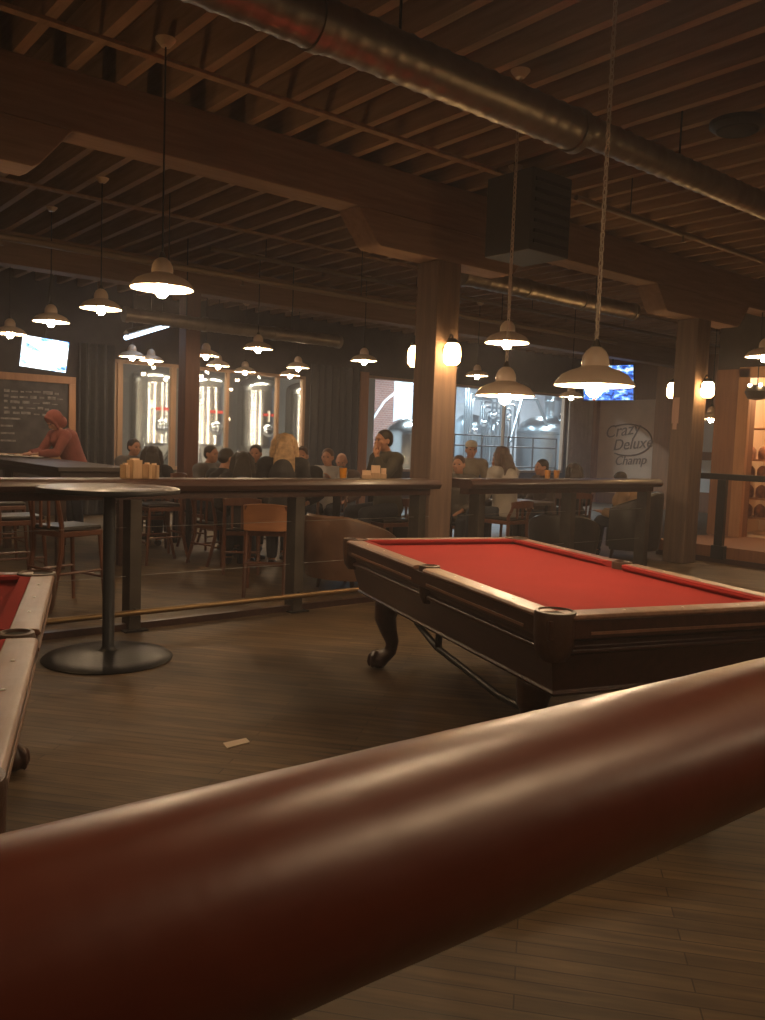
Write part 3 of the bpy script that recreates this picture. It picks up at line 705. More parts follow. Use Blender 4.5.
# ------------------------------------------------------------------ drink ledge (two lengths) with posts, cables, foot rail
def ledge(x0, x1, posts, label, foot=True):
    o = empty('drink_ledge', (0, 5.92, 0), 0, label, 'bar ledge')
    pr = []
    W_ = .15; zt_, zb_ = 1.12, 1.03
    prof = [(-W_, 1.045), (-W_-.012, 1.075), (-W_, 1.10), (-W_+.03, 1.12), (W_-.03, 1.12), (W_, 1.10), (W_+.012, 1.075), (W_, 1.045), (W_-.02, 1.03), (-W_+.02, 1.03)]
    b = MB(); va = [b.bm.verts.new((x0, y, z)) for y, z in prof]; vb = [b.bm.verts.new((x1, y, z)) for y, z in prof]
    b.bm.faces.new(va); b.bm.faces.new(vb)
    for i in range(len(prof)): j = (i+1) % len(prof); b.bm.faces.new((va[i], va[j], vb[j], vb[i]))
    b.build('ledge_top', M['bar_wood'], o)
    MB().box(x0+.05, x1-.05, -.06, .06, .97, 1.03).build('support_beam', M['mahogany'], o)
    for x in posts:
        MB().box(x-.045, x+.045, -.07, .07, 0, .97).build('post', M['steel'], o, bevel=.004)
        MB().box(x-.09, x+.09, -.11, .11, 0, .012).build('base_plate', M['black_metal'], o)
    for z in (.40, .76): MB().tube([(x0, 0, z), (x1, 0, z)], .0022, 6).build('cable', M['cable'], o)
    if foot:
        MB().tube([(x0, -.17, .16), (x1, -.17, .16)], .022, 12).build('foot_rail', M['brass'], o)
        for x in posts: MB().tube([(x, -.07, .16), (x, -.17, .16)], .014, 8).build('foot_bracket', M['black_metal'], o)
        MB().box(x0, x1, -.03, .03, 0, .05).build('kick_strip', M['mahogany'], o)
    return o
ledge(-1.6, 5.45, (-.31, 1.12, 2.5, 3.93, 5.30), 'long dark drink ledge with cables running up to the thick column')
ledge(5.86, 9.15, (6.1, 7.55, 9.0), 'drink ledge behind the red pool table, between the two columns', foot=False)

# ------------------------------------------------------------------ foreground handrail
def edge_plane(pts):
    a, b = ray(*pts[0]), ray(*pts[1])
    a = Vector((*c2w(a.x, a.y).xy, a.z)); b = Vector((*c2w(b.x, b.y).xy, b.z))
    return a.cross(b).normalized()
n_top = edge_plane(((20, 829), (735, 664))); n_bot = edge_plane(((310, 1011), (755, 812)))
hd = n_top.cross(n_bot).normalized()
if hd.x < 0: hd = -hd
half = math.acos(max(-1, min(1, abs(n_top.dot(n_bot)))))/2
RR = .066
# unit vector perpendicular to the rail that bisects the two sight planes
p1 = hd.cross(n_top).normalized(); p2 = hd.cross(n_bot).normalized()
if p1.y < 0: p1 = -p1
if p2.y < 0: p2 = -p2
bis = (p1+p2).normalized(); dist = RR/math.sin(half)
c0 = Vector((0, 0, EYE))+bis*dist
c0 = c0-hd*(c0.x/hd.x)
print('RAIL dir', hd, 'centre', c0, math.degrees(half*2))
def rail_pt(x): return c0+hd*(x/hd.x)
hr = empty('handrail', (0, c0.y, 0), 0, 'thick varnished red brown handrail crossing the foreground', 'handrail')
off = Vector((0, c0.y, 0))
pts = []; rad = []
for i in range(121):
    pts.append(rail_pt(-.9+3.6*i/120)-off); rad.append(RR*(1+.003*math.sin(i*.9)+.002*math.sin(i*2.3)))
MB().tube(pts, rad, 72).build('grip', M['gloss_rail'], hr)
for x in (-.8, 2.6):
    pq = rail_pt(x)-off
    MB().tube([(pq.x, pq.y, 0), (pq.x, pq.y, pq.z-RR*.9)], .03, 16).build('post', M['black_metal'], hr)
    MB().lathe([(0, 0), (.08, 0), (.08, .012), (.035, .03)], 20, c=(pq.x, pq.y, 0)).build('base_plate', M['black_metal'], hr)

# ------------------------------------------------------------------ pool tables
def pool_table(cx, cy, rz, label):
    o = empty('pool_table', (cx, cy, 0), rz, label, 'pool table')
    W, L_ = TW/2, TL/2; zt = .80; rw = .094; cw_ = .045; pk = .062
    MB().box(-W+rw-.01, W-rw+.01, -L_+rw-.01, L_-rw+.01, .735, .765).build('bed_cloth', M['cloth'], o, smooth=False)
    # rails: chamfered wood caps between the pockets
    segs = []
    for sx in (-1, 1):
        for (a, b_) in ((-L_+.09, -pk), (pk, L_-.09)): segs.append(('y', sx, a, b_))
    for sy_ in (-1, 1): segs.append(('x', sy_, -W+.09, W-.09))
    for ax, s_, a, b_ in segs:
        E_ = W if ax == 'y' else L_
        prof = [(E_, .779), (E_+.003, .789), (E_-.005, .799), (E_-.02, .8015), (E_-rw, .802), (E_-rw, .745), (E_-.03, .745), (E_-.03, .779)]
        mb = MB(); r0 = []; r1 = []
        for u, z in prof:
            if ax == 'y': r0.append(mb.bm.verts.new((s_*u, a, z))); r1.append(mb.bm.verts.new((s_*u, b_, z)))
            else: r0.append(mb.bm.verts.new((a, s_*u, z))); r1.append(mb.bm.verts.new((b_, s_*u, z)))
        mb.bm.faces.new(r0); mb.bm.faces.new(r1)
        for i in range(len(prof)): j = (i+1) % len(prof); mb.bm.faces.new((r0[i], r0[j], r1[j], r1[i]))
        rl = mb.build('rail', M['rail_top'], o, bevel=.004)
        k = 3 if True else 0
        st = MB()
        for q in range(1, 4):
            v = a+(b_-a)*q/4
            cc = (s_*(E_-.05), v, .8025) if ax == 'y' else (v, s_*(E_-.05), .8025)
            st.lathe([(0, .001), (.006, .001), (.006, -.001)], 10, c=cc)
        st.build('sight', M['sight'], rl)
        # cushion
        c0, c1_ = E_-rw, E_-rw-cw_
        mb = MB(); t_ = .03
        if ax == 'y':
            v = [(s_*c0, a, .80), (s_*c0, b_, .80), (s_*c1_, b_-t_, .80), (s_*c1_, a+t_, .80)]
        else:
            v = [(a+.0, s_*c0, .80), (b_, s_*c0, .80), (b_-t_, s_*c1_, .80), (a+t_, s_*c1_, .80)]
        top = [mb.bm.verts.new(p_) for p_ in v]
        bot = [mb.bm.verts.new((p_[0], p_[1], .785 if n_ in (2, 3) else .75)) for n_, p_ in enumerate(v)]
        mb.bm.faces.new(top); mb.bm.faces.new(bot)
        for i in range(4): j = (i+1) % 4; mb.bm.faces.new((top[i], top[j], bot[j], bot[i]))
        mb.build('cushion', M['cloth'], rl, smooth=False)
    # cabinet (apron) with mouldings
    iw, il = W-.05, L_-.05
    mb = MB(); n = 20
    def ring(w_, l_, z): return [mb.bm.verts.new((sx*w_, sy_*l_, z)) for sx, sy_ in ((-1, -1), (1, -1), (1, 1), (-1, 1))]
    rg = [ring(W-.04, L_-.04, .779), ring(W-.006, L_-.006, .779), ring(W-.008, L_-.008, .70), ring(iw, il, .685), ring(iw-.005, il-.005, .66), ring(iw+.012, il+.012, .65), ring(iw+.012, il+.012, .635), ring(iw-.01, il-.01, .625), ring(iw-.05, il-.05, .47), ring(iw-.04, il-.04, .455), ring(iw-.06, il-.06, .44)]
    for a, b_ in zip(rg, rg[1:]):
        for i in range(4): j = (i+1) % 4; mb.bm.faces.new((a[i], a[j], b_[j], b_[i]))
    mb.bm.faces.new(rg[-1])
    mb.build('cabinet', M['mahogany'], o, bevel=.005)
    mb = MB()
    for s_ in (-1, 1):
        for (a, b_) in ((-L_+.2, -.1), (.1, L_-.2)): mb.box(s_*(W-.008)-.004, s_*(W-.008)+.004, a, b_, .716, .728)
        mb.box(-W+.2, W-.2, s_*(L_-.008)-.004, s_*(L_-.008)+.004, .716, .728)
    mb.build('moulding', M['rail_top'], o)
    # pockets
    for sx in (-1, 1):
        for sy_ in (-1, 0, 1):
            px_, py_ = sx*(W-(.075 if sy_ else .068)), sy_*(L_-.075)
            r_ = .082 if sy_ else .055
            p_ = MB().lathe([(0, .60), (r_*.6, .605), (r_*.9, .64), (r_, .70), (r_+.004, .79), (r_, .806), (r_-.012, .808), (r_-.02, .80)], 26, c=(px_, py_, 0)).build('pocket', M['leather'], o)
            MB().lathe([(r_-.019, .7995), (0, .799)], 26, c=(px_, py_, 0)).build('pocket_shade_disc', M['hole_shade'], p_)  # near-black disc paints the shade inside the pocket mouth
    # cabriole legs with ball and claw feet
    for sx in (-1, 1):
        for sy_ in (-1, 1):
            bx, by = sx*(W-.24), sy_*(L_-.42)
            dx, dy_ = sx*.7, sy_*.45
            path = [(bx, by, .50, .075), (bx+dx*.03, by+dy_*.03, .46, .085), (bx+dx*.07, by+dy_*.07, .40, .085), (bx+dx*.08, by+dy_*.08, .33, .072), (bx+dx*.05, by+dy_*.05, .25, .056),
                    (bx+dx*.02, by+dy_*.02, .18, .044), (bx+dx*.03, by+dy_*.03, .12, .04), (bx+dx*.08, by+dy_*.08, .085, .05), (bx+dx*.12, by+dy_*.12, .06, .052)]
            path = [(p_[0], p_[1], p_[2]) for p_ in path], [p_[3] for p_ in path]
            lg = MB().tube(path[0], path[1], 14); lg.ell((bx+dx*.12, by+dy_*.12, .055), (.062, .062, .055))
            for k in range(4):
                an = math.atan2(dy_, dx)+R(-60+40*k)
                cx_, cy_ = bx+dx*.12, by+dy_*.12
                lg.tube([(cx_+.02*math.cos(an), cy_+.02*math.sin(an), .115), (cx_+.058*math.cos(an), cy_+.058*math.sin(an), .085), (cx_+.068*math.cos(an), cy_+.068*math.sin(an), .045), (cx_+.06*math.cos(an), cy_+.06*math.sin(an), .012)], [.014, .016, .013, .008], 8)
            lg.build('leg', M['mahogany'], o, remesh=.008)
    # ball return tube slung below
    MB().tube([(-W+.14, .3, .43), (-W+.13, .0, .36), (-W+.13, -.7, .30), (-W+.16, -1.0, .30)], .018, 10).build('ball_return', M['black_metal'], o)
    MB().tube([(-W+.13, -.02, .45), (-W+.13, -.02, .36)], .02, 8).build('return_bracket', M['black_metal'], o)
    return o
TW, TL = 1.37, 2.56
TH = HEAD*0+math.atan2(_sa, _ca)*0 + R(90-39.46+21.3)   # direction of the long side from X
# corner positions from the photograph rows
nl = at(556, 617, z=.80); flc = at(338, 538, z=.80)
u = Vector((math.cos(TH), math.sin(TH), 0)); v = Vector((u.y, -u.x, 0))
print('TABLE', nl, flc, (flc-nl).length, math.degrees(math.atan2(flc.y-nl.y, flc.x-nl.x)), (at(518, 538, z=.8)-flc).length)
mid_l = (nl+flc)/2; cen = mid_l + v*(TW/2)
pool_table(cen.x, cen.y, TH-PI/2, 'red cloth pool table at the centre right, seen whole')
fr = at(55, 571, z=.80)
nr = at(4, 770, z=.80); u2 = (fr-nr).normalized(); v2 = Vector((u2.y, -u2.x, 0)); print('T2', (fr-nr).length, math.degrees(math.atan2(u2.y, u2.x)))
cen2 = fr - v2*(TW/2) - u2*(TL/2)
pool_table(cen2.x, cen2.y, math.atan2(u2.y, u2.x)-PI/2, 'second red pool table, only its corner showing at the left edge')

# ------------------------------------------------------------------ round bar table, stools, chairs
rt = at(108, 658, z=0)
o = empty('round_table', (rt.x, rt.y, 0), 0, 'tall round bar table on a black pedestal beside the left pool table', 'table')
MB().lathe([(0, 1.105), (.42, 1.105), (.433, 1.10), (.436, 1.088), (.43, 1.075), (.4, 1.07), (0, 1.068)], 64).build('tabletop', M['table_top'], o)
MB().lathe([(.41, 1.0742), (.435, 1.0742), (.4375, 1.09), (.434, 1.103)], 64).build('edge_band', M['black_metal'], o)
MB().lathe([(.038, 1.07), (.038, .08), (.05, .06), (.07, .05), (0, .05)], 24).build('pedestal', M['base_metal'], o)
MB().lathe([(.05, .055), (.15, .04), (.3, .028), (.39, .02), (.405, .008), (.4, 0), (0, 0)], 64).build('base', M['base_metal'], o)
MB().box(-.22, .22, -.03, .03, 1.05, 1.07).box(-.03, .03, -.22, .22, 1.05, 1.07).build('top_bracket', M['black_metal'], o)

CH = {}
def stool(p, rz, label, group, seat=.64, backtop=1.0, style='panel', slender=1.):
    key = (seat, backtop, style)
    if key in CH:
        o = copy_tree(CH[key]); o.location = (p[0], p[1], 0); o.rotation_euler = (0, 0, rz); o['label'] = label
        o['group'] = group; return o
    o = empty('bar_stool' if seat > .55 else 'dining_chair', (p[0], p[1], 0), rz, label, 'stool' if seat > .55 else 'chair', group)
    w = .20
    b = MB().box(-w, w, -w, w, seat-.045, seat); b.build('seat_frame', M['stool_wood'], o, bevel=.008)
    b = MB().box(-w+.01, w-.01, -w+.01, w, seat+.0, seat+.04); b.build('seat', M['vinyl'], o, bevel=.018, seg=3)
    for sx in (-1, 1):
        MB().tube([(sx*(w-.02), w-.02, seat-.02), (sx*(w+.005), w+.02, 0)], [.019, .015], 8).build('leg', M['stool_wood'], o)
        MB().tube([(sx*(w-.02), -w-.10, 0), (sx*(w-.02), -w-.045, seat*.35), (sx*(w-.02), -w+.01, seat*.75), (sx*(w-.02), -w+.01, seat+.05), (sx*(w-.02), -w-.03, backtop-.12), (sx*(w-.02), -w-.06, backtop-.02)], [.017, .02, .021, .021, .018, .016], 8).build('leg', M['stool_wood'], o)
    zs_ = (seat*.38, seat*.52)
    MB().tube([(-w+.0, w+.0, zs_[0]), (w, w+.0, zs_[0])], .012, 8).build('stretcher', M['stool_wood'], o)
    MB().tube([(-w+.02, -w-.04, zs_[1]), (w-.02, -w-.04, zs_[1])], .012, 8).build('stretcher', M['stool_wood'], o)
    for sx in (-1, 1): MB().tube([(sx*(w-.01), w, zs_[1]*.9), (sx*(w-.02), -w-.04, zs_[1]*.9)], .011, 8).build('stretcher', M['stool_wood'], o)
    # curved back panel
    b = MB(); n = 10; zt_, zb_ = backtop, backtop-(.25 if style == 'panel' else .09)
    fr_, bk_ = [], []
    for i in range(n+1):
        t = -1+2*i/n; y = -w-.035-.045*(1-t*t); top_ = zt_-.02*t*t
        fr_.append((t*(w+.005), y, top_)); bk_.append((t*(w-.002), y+.0, zb_))
    vs = []
    for i in range(n+1):
        a, c_ = fr_[i], bk_[i]
        vs.append([b.bm.verts.new(a), b.bm.verts.new((a[0], a[1]-.02, a[2])), b.bm.verts.new((c_[0], c_[1]-.02, c_[2])), b.bm.verts.new(c_)])
    for i in range(n):
        for j in range(4): k_ = (j+1) % 4; b.bm.faces.new((vs[i][j], vs[i][k_], vs[i+1][k_], vs[i+1][j]))
    b.bm.faces.new(vs[0]); b.bm.faces.new(vs[-1])
    b.build('backrest', M['panel_back'] if style == 'panel' else M['stool_wood'], o, bevel=.006)
    if style != 'panel':
        for k in range(3): MB().box(-.1+.1*k-.012, -.1+.1*k+.012, -w-.06, -w-.045, seat+.03, zb_+.01).build('slat', M['stool_wood'], o)
    CH[key] = o
    return o
def face(a, b): return math.atan2(b[1]-a[1], b[0]-a[0])-PI/2
GS = 'wooden bar stools along the drink ledge'
# left stool: back at the left, facing along the ledge
s1 = g(68, 6.95); stool(s1, R(-90)+R(18), 'dark wooden stool with a black seat behind the round bar table', GS, seat=.64, backtop=1.02, style='slat')
s2 = g(270, 7.86); stool(s2, R(-HEAD*0)+face(s2, g(283, 9.5)), 'stool with the orange brown back panel behind the ledge', GS, seat=.60, backtop=.86)
s5 = g(16, 7.6); stool(s5, R(-90), 'dark wooden stool at the left edge beyond the ledge', GS, seat=.64, backtop=1.02, style='slat')

# club chairs
def club(p, rz, m, label, r=.42, top=.76):
    o = empty('club_chair', (p[0], p[1], 0), rz, label, 'armchair', 'low club chairs beyond the ledge')
    b = MB(); n = 36; rings = []
    for i in range(n+1):
        a = R(-90)+R(-128+256*i/n)     # back at -y
        t = abs(-128+256*i/n)/128
        h = top-(.22*max(0, (t-.25)/.75)**1.2)
        c_, s_ = math.cos(a), math.sin(a)
        prof = [(r*.93, .13), (r, .3), (r+.01, h-.08), (r, h-.02), (r-.035, h), (r-.085, h-.01), (r-.11, h-.06), (r-.11, .3), (r-.11, .13)]
        rings.append([b.bm.verts.new((c_*q, s_*q, z)) for q, z in prof])
    m_ = len(rings[0])
    for i in range(n):
        for j in range(m_): k_ = (j+1) % m_; b.bm.faces.new((rings[i][j], rings[i][k_], rings[i+1][k_], rings[i+1][j]))
    b.bm.faces.new(rings[0]); b.bm.faces.new(rings[-1])
    b.build('shell', m, o)
    MB().lathe([(0, .44), (r-.2, .44), (r-.13, .42), (r-.115, .38), (r-.115, .15), (0, .15)], 32).build('seat_cushion', m, o)
    for a in (45, 135, 225, 315): MB().tube([(.28*math.cos(R(a)), .28*math.sin(R(a)), .14), (.31*math.cos(R(a)), .31*math.sin(R(a)), 0)], [.025, .016], 8).build('foot', M['mahogany'], o)
    return o
cc = g(353, 8.3); club(cc, face(cc, g(460, 9.9)), M['sofa'], 'brown leather club chair between the ledge post and the pool table', r=.46, top=.74)
cc = g(418, 9.9); club(cc, face(cc, g(360, 11)), M['sofa_dark'], 'charcoal club chair at the foot of the thick column', r=.42, top=.68)
cc = g(568, 10.7); club(cc, face(cc, g(570, 11)), M['sofa_dark'], 'charcoal club chair straight behind the pool table pocket', r=.44, top=.64)
cc = g(634, 11.5); club(cc, face(cc, g(560, 11.8)), M['sofa_dark'], 'rounded dark club chair left of the right column', r=.42, top=.92)

# tables of the seating area
def dtable(p, rz, w, l, h, label, group='square tables in the seating area'):
    o = empty('dining_table', (p[0], p[1], 0), rz, label, 'table', group)
    MB().box(-w/2, w/2, -l/2, l/2, h-.04, h).build('tabletop', M['table_top'], o, bevel=.008)
    for sx in (-1, 1):
        for sy_ in (-1, 1): MB().box(sx*(w/2-.06)-.025, sx*(w/2-.06)+.025, sy_*(l/2-.06)-.025, sy_*(l/2-.06)+.025, 0, h-.04).build('leg', M['black_metal'], o)
    return o
# long communal table at the left, under three lamps
lt = empty('communal_table', (3.3, 10.7, 0), 0, 'long high communal table at the left where the hooded man stands', 'table')
MB().box(-.42, .42, -2.0, 2.3, 1.03, 1.08).build('tabletop', M['table_top'], lt, bevel=.01)
MB().box(-.36, .36, -1.9, 2.2, .95, 1.03).build('apron', M['mahogany'], lt)
for sx in (-1, 1):
    for yy in (-1.8, .1, 2.1): MB().box(sx*.33-.04, sx*.33+.04, yy-.04, yy+.04, 0, .95).build('leg', M['mahogany'], lt)
for i, (dx, dy_, rz, l) in enumerate(((-.75, -1.2, R(-90), 'near stool on the left side of the communal table'), (-.75, .3, R(-90), 'far stool on the left side of the communal table'), (.78, -1.3, R(90), 'near stool on the right side of the communal table'))):
    stool((3.3+dx, 10.7+dy_-(.45 if dx > 0 else 0)), rz, l, 'stools at the communal table', seat=.64, backtop=1.02, style='slat')
dtable(g(150, 11.2), R(20), .6, .6, .76, 'square table between the two heads left of the slim post')
dtable(g(238, 10.2), R(10), .8, 1.1, .76, 'table shared by the dark haired group left of the blonde woman')
dtable(g(338, 9.7), R(0), .6, .8, .93, 'high table between the blonde woman and the man with his hand at his face')
dtable((8.1, 7.15), R(0), .6, .7, .78, 'table beyond the right ledge, near the capped man')
dtable((9.95, 8.7), R(0), .8, .8, .78, 'table beyond the right ledge, near the tan curtain')

# small things on the ledge
def on_ledge(px, y=5.92): p_ = at(px, 474, Y=y); return Vector((p_.x, y, 1.12))
cads = [(125.5, .05, .10), (134.5, .10, .135), (147, .05, .105), (154, .055, .10)]
for i, (px, w_, h_) in enumerate(cads):
    p_ = on_ledge(px)
    o = empty('menu_caddy', p_, R(20+7*i), ['leftmost little wooden box on the ledge over the round table', 'tallest wooden box on the ledge over the round table', 'third wooden box from the left on the ledge', 'rightmost little wooden box in the row by the slim post'][i], 'box', 'wooden boxes on the ledge')
    b = MB(); t_ = .007
    b.box(-w_/2, w_/2, -.03, .03, 0, t_)
    for a in ((-w_/2, w_/2, -.03, -.03+t_), (-w_/2, w_/2, .03-t_, .03), (-w_/2, -w_/2+t_, -.03, .03), (w_/2-t_, w_/2, -.03, .03)): b.box(*a, 0, h_)
    b.build('box_body', M['caddy'], o)
    MB().box(-w_/2+.01, w_/2-.01, -.012, .012, .01, h_+.012).build('menu_cards', M['menu'], o)
def glass_of(p_, label, m, h=.11, r=.036):
    o = empty('drinking_glass', p_, 0, label, 'glass')
    MB().lathe([(0, .004), (r*.75, .004), (r*.96, h*.86), (0, h*.86)], 20).build('drink', m, o)
    MB().lathe([(0, 0), (r*.8, 0), (r*1.0, h), (r*.96, h), (r*.77, .005)], 20).build('glass_wall', M['glass'], o)
glass_of(on_ledge(343), 'glass of amber beer on the ledge right of the club chair post', M['amber'])
for i, (px, w_, h_) in enumerate(((366.5, .075, .075), (375.5, .08, .12), (383.5, .045, .095))):
    p_ = on_ledge(px)
    o = empty('table_card', p_, R(-35), ['low pale card holder in front of the man with his hand at his face', 'tall pale card holder, middle one in front of that man', 'narrow pale card holder, nearest the thick column'][i], 'card holder', 'card holders on the ledge')
    MB().box(-w_/2, w_/2, -.02, .02, 0, h_).build('cards', M['menu'], o, bevel=.002)
    MB().box(-w_/2-.004, w_/2+.004, -.025, .025, 0, h_*.45).build('holder', M['caddy'], o, bevel=.002)
for i, px in enumerate((549, 558)):
    p_ = on_ledge(px)
    glass_of(p_+Vector((0, .02, 0)), ['left orange glass on the right ledge', 'right orange glass on the right ledge'][i], mat('orange_drink', (.6, .25, .06), .3))
# paper scrap on the floor
ps = [at(223, 743, z=.004), at(246, 738, z=.004), at(250, 742, z=.004), at(227, 748, z=.004)]
b = MB(); b.prism([(q.x, q.y) for q in ps], .001, .005)
tag(b.build('paper_scrap', M['paper'], smooth=False), 'small pale torn paper lying on the open floor', 'paper')

# plates and papers on the communal table
for i, (px, d_) in enumerate(((14, 11.9), (30, 12.0))):
    q = g(px, d_)
pk_ = empty('takeaway_bag', (3.1, 12.2, 1.08), R(20), 'crumpled pale paper bag on the communal table before the hooded man', 'bag')
MB().prism([(-.12, -.07), (.12, -.08), (.13, .06), (-.1, .08)], 0, .2).build('bag_body', M['menu'], pk_, bevel=.02)
for i in range(3):
    q = empty('plate', (3.3+.1*i-.05, 12.0-.33*i, 1.08), 0, ['plate on the communal table next to the paper bag', 'plate on the communal table at the hooded man\'s hands', 'plate on the communal table nearest the camera'][i], 'plate', 'plates on the communal table')
    MB().lathe([(0, .004), (.08, .004), (.12, .02), (.125, .018), (.085, 0), (0, 0)], 28).build('dish', M['white'], q)
    MB().ell((0, 0, .02), (.06, .05, .022)).build('food', M['goods_b'], q)


# ------------------------------------------------------------------ people
def hand(mb, wr, dirv, up, side, curl=.5, s=1.):
    """palm with four unequal bent fingers and a thumb leaving the side of the palm"""
    d = Vector(dirv).normalized(); n = Vector(up); n = (n-d*n.dot(d)).normalized(); t = d.cross(n)*side
    mb.tube([wr, wr+d*.03*s, wr+d*.06*s, wr+d*.095*s], [(.026*s, .018*s)]*1+[(.034*s, .016*s), (.04*s, .015*s), (.038*s, .012*s)], 10)
    rot = Matrix()
    q = [.068, .078, .074, .058]
    for i in range(4):
        o_ = wr+d*.085*s+t*(-.028+.0187*i)*s
        l = q[i]*s; dd = d.copy(); p_ = [o_]
        for k, f in enumerate((.45, .32, .23)):
            p_.append(p_[-1]+dd*l*f); dd = (dd-n*curl*(.55+.2*k)).normalized()
        mb.tube(p_, [.0088*s, .0085*s, .008*s, .0066*s], 8)
    o_ = wr+d*.03*s-t*.028*s
    mb.tube([o_, o_-t*.022*s+d*.022*s-n*.008*s, o_-t*.03*s+d*.05*s-n*.016*s, o_-t*.026*s+d*.072*s-n*.024*s], [.0125*s, .0115*s, .01*s, .008*s], 8)
def person(p, rz, label, top=1.32, seat=None, lean=.1, shirt=(.03, .03, .035), pants=(.03, .03, .04), hair=(.03, .02, .015), style='short', head_turn=0, head_nod=0,
           arms=('lap', 'lap'), vox=.0105, skin=None, group=None, stand=False, hood=False, table=.80):
    o = empty('person', (p[0], p[1], 0), rz, label, 'person', group)
    sk = M['skin']
    H_ = top
    if stand: pel = Vector((0, -.02, .93))
    else:
        s_h = seat if seat is not None else max(.42, top-.87); pel = Vector((0, 0, s_h+.09))
    # spine bends forward by lean
    tl = H_-.0
    L_sp = (top-.24-pel.z)/max(.5, math.cos(lean)) if True else .5
    def sp(t): a = lean*(.5+.6*t); return pel+Vector((0, math.sin(a)*L_sp*t, math.cos(a)*L_sp*t))
    neck = sp(1.0); chest = sp(.72); waist = sp(.32)
    hc = neck+Vector((0, .035+math.sin(lean)*.07, .125))   # head centre
    sh = .185
    S = [neck+Vector((sx*sh, -.01, -.07)) for sx in (-1, 1)]
    def armpose(k, sx):
        A = S[0] if sx < 0 else S[1]
        if k == 'table': E_ = A+Vector((sx*.05, .16, -.25)); W_ = Vector((sx*.12, E_.y+.2, max(table+.05, E_.z+.0)))
        elif k == 'face': E_ = A+Vector((sx*.02, .22, -.22)); W_ = hc+Vector((sx*.045, .13, -.10))
        elif k == 'down': E_ = A+Vector((sx*.06, .0, -.28)); W_ = E_+Vector((0, .08, -.24))
        elif k == 'front': E_ = A+Vector((sx*.05, .06, -.26)); W_ = E_+Vector((-sx*.07, .23, .02))
        else: E_ = A+Vector((sx*.06, .05, -.27)); W_ = Vector((sx*.10, E_.y+.22, pel.z+.10))
        v1 = (E_-A); E_ = A+v1.normalized()*.28; v2 = W_-E_; W_ = E_+v2.normalized()*min(.26, max(.2, v2.length))
        return A, E_, W_
    AR = [armpose(arms[0], -1), armpose(arms[1], 1)]
    if stand:
        LG = [[pel+Vector((sx*.09, 0, -.02)), Vector((sx*.10, .03, .50)), Vector((sx*.11, -.03, .09))] for sx in (-1, 1)]
    else:
        kh = min(.50, pel.z-.02) if pel.z < .62 else pel.z-.06
        LG = [[pel+Vector((sx*.09, 0, -.01)), pel+Vector((sx*.13, .40, -.03)), Vector((sx*.13, .42, max(.10, pel.z-.03-.43)))] for sx in (-1, 1)]
    HR = Euler((head_nod, 0, head_turn)).to_matrix()
    def hp(x, y, z): return hc+HR @ Vector((x, y, z))
    body = MB()
    def trunk(mb, e):
        mb.tube([pel+Vector((0, 0, -.09)), pel, waist, (waist+chest)/2, chest, neck+Vector((0, -.01, -.06)), neck+Vector((0, 0, -.01))],
                [(.13+e, .10+e), (.165+e, .12+e), (.135+e, .10+e), (.15+e, .11+e), (.175+e, .115+e), (.14+e, .08+e), (.065+e, .06+e)], 18)
        for A, E_, W_ in AR:
            mb.tube([neck+Vector((0, -.01, -.07)), A+Vector((0, 0, .01)), A], [.06+e, .058+e, .055+e], 12); mb.ell(A, .058+e)
    def limbs(mb, e, sl=1.):
        for A, E_, W_ in AR:
            we = E_+(W_-E_)*sl
            mb.tube([A, A+(E_-A)*.5, E_], [.052+e, .046+e, .038+e], 12); mb.ell(E_, .038+e)
            mb.tube([E_, E_+(we-E_)*.35, we], [.038+e, .04+e, .026+e+(1-sl)*.03], 12)
    def legs(mb, e):
        for h_, k_, a_ in LG:
            mb.tube([h_, h_+(k_-h_)*.5, k_], [.085+e, .073+e, .056+e], 12); mb.ell(k_, .057+e)
            mb.tube([k_, k_+(a_-k_)*.35, a_], [.054+e, .055+e, .037+e], 12)
    trunk(body, 0); limbs(body, 0); legs(body, 0)
    for sx, (A, E_, W_) in zip((-1, 1), AR):
        dd = (W_-E_).normalized(); up_ = Vector((0, 0, 1)) if abs(dd.z) < .8 else Vector((0, 1, 0))
        hand(body, W_-dd*.01, dd, up_, sx, curl=.45)
    for h_, k_, a_ in LG:
        body.tube([a_, a_+Vector((0, .03, -.045)), a_+Vector((0, .14, -.06))], [.036, .036, .028], 10)
    # neck and head
    body.tube([neck+Vector((0, -.01, -.05)), neck+Vector((0, .0, .02)), hc+Vector((0, -.015, -.06))], [.06, .053, .052], 14)
    body.ell(hp(0, -.012, .03), (.074, .092, .085), HR, 20); body.ell(hp(0, .018, -.02), (.064, .072, .085), HR, 20); body.ell(hp(0, .045, -.075), (.036, .038, .035), HR, 12)
    body.tube([hp(0, .082, .015), hp(0, .10, -.012), hp(0, .108, -.03), hp(0, .088, -.04)], [.009, .012, .016, .012], 8)
    body.ell(hp(0, .078, .03), (.05, .018, .012), HR, 12); body.ell(hp(0, .083, -.062), (.024, .012, .01), HR, 10)
    for sx in (-1, 1): body.ell(hp(sx*.077, -.008, -.005), (.010, .02, .032), HR, 10); body.ell(hp(sx*.045, .06, -.02), (.02, .02, .02), HR, 10)
    bo = body.build('body', sk, o, remesh=vox)
    for sx in (-1, 1): MB().ell(hp(sx*.03, .084, .008), (.013, .008, .007), HR, 10).build('eye', M['eye'], bo)
    # clothing
    shm = mat('cloth_%.2f_%.2f_%.2f' % shirt, shirt, .85, bump=(50, .2), vary=.15); pam = mat('trouser_%.2f_%.2f_%.2f' % pants, pants, .85, vary=.1)
    c_ = MB(); trunk(c_, .022); limbs(c_, .02, .93)
    c_.tube([neck+Vector((0, -.005, -.03)), neck+Vector((0, .0, .02))], [.072, .066], 16)
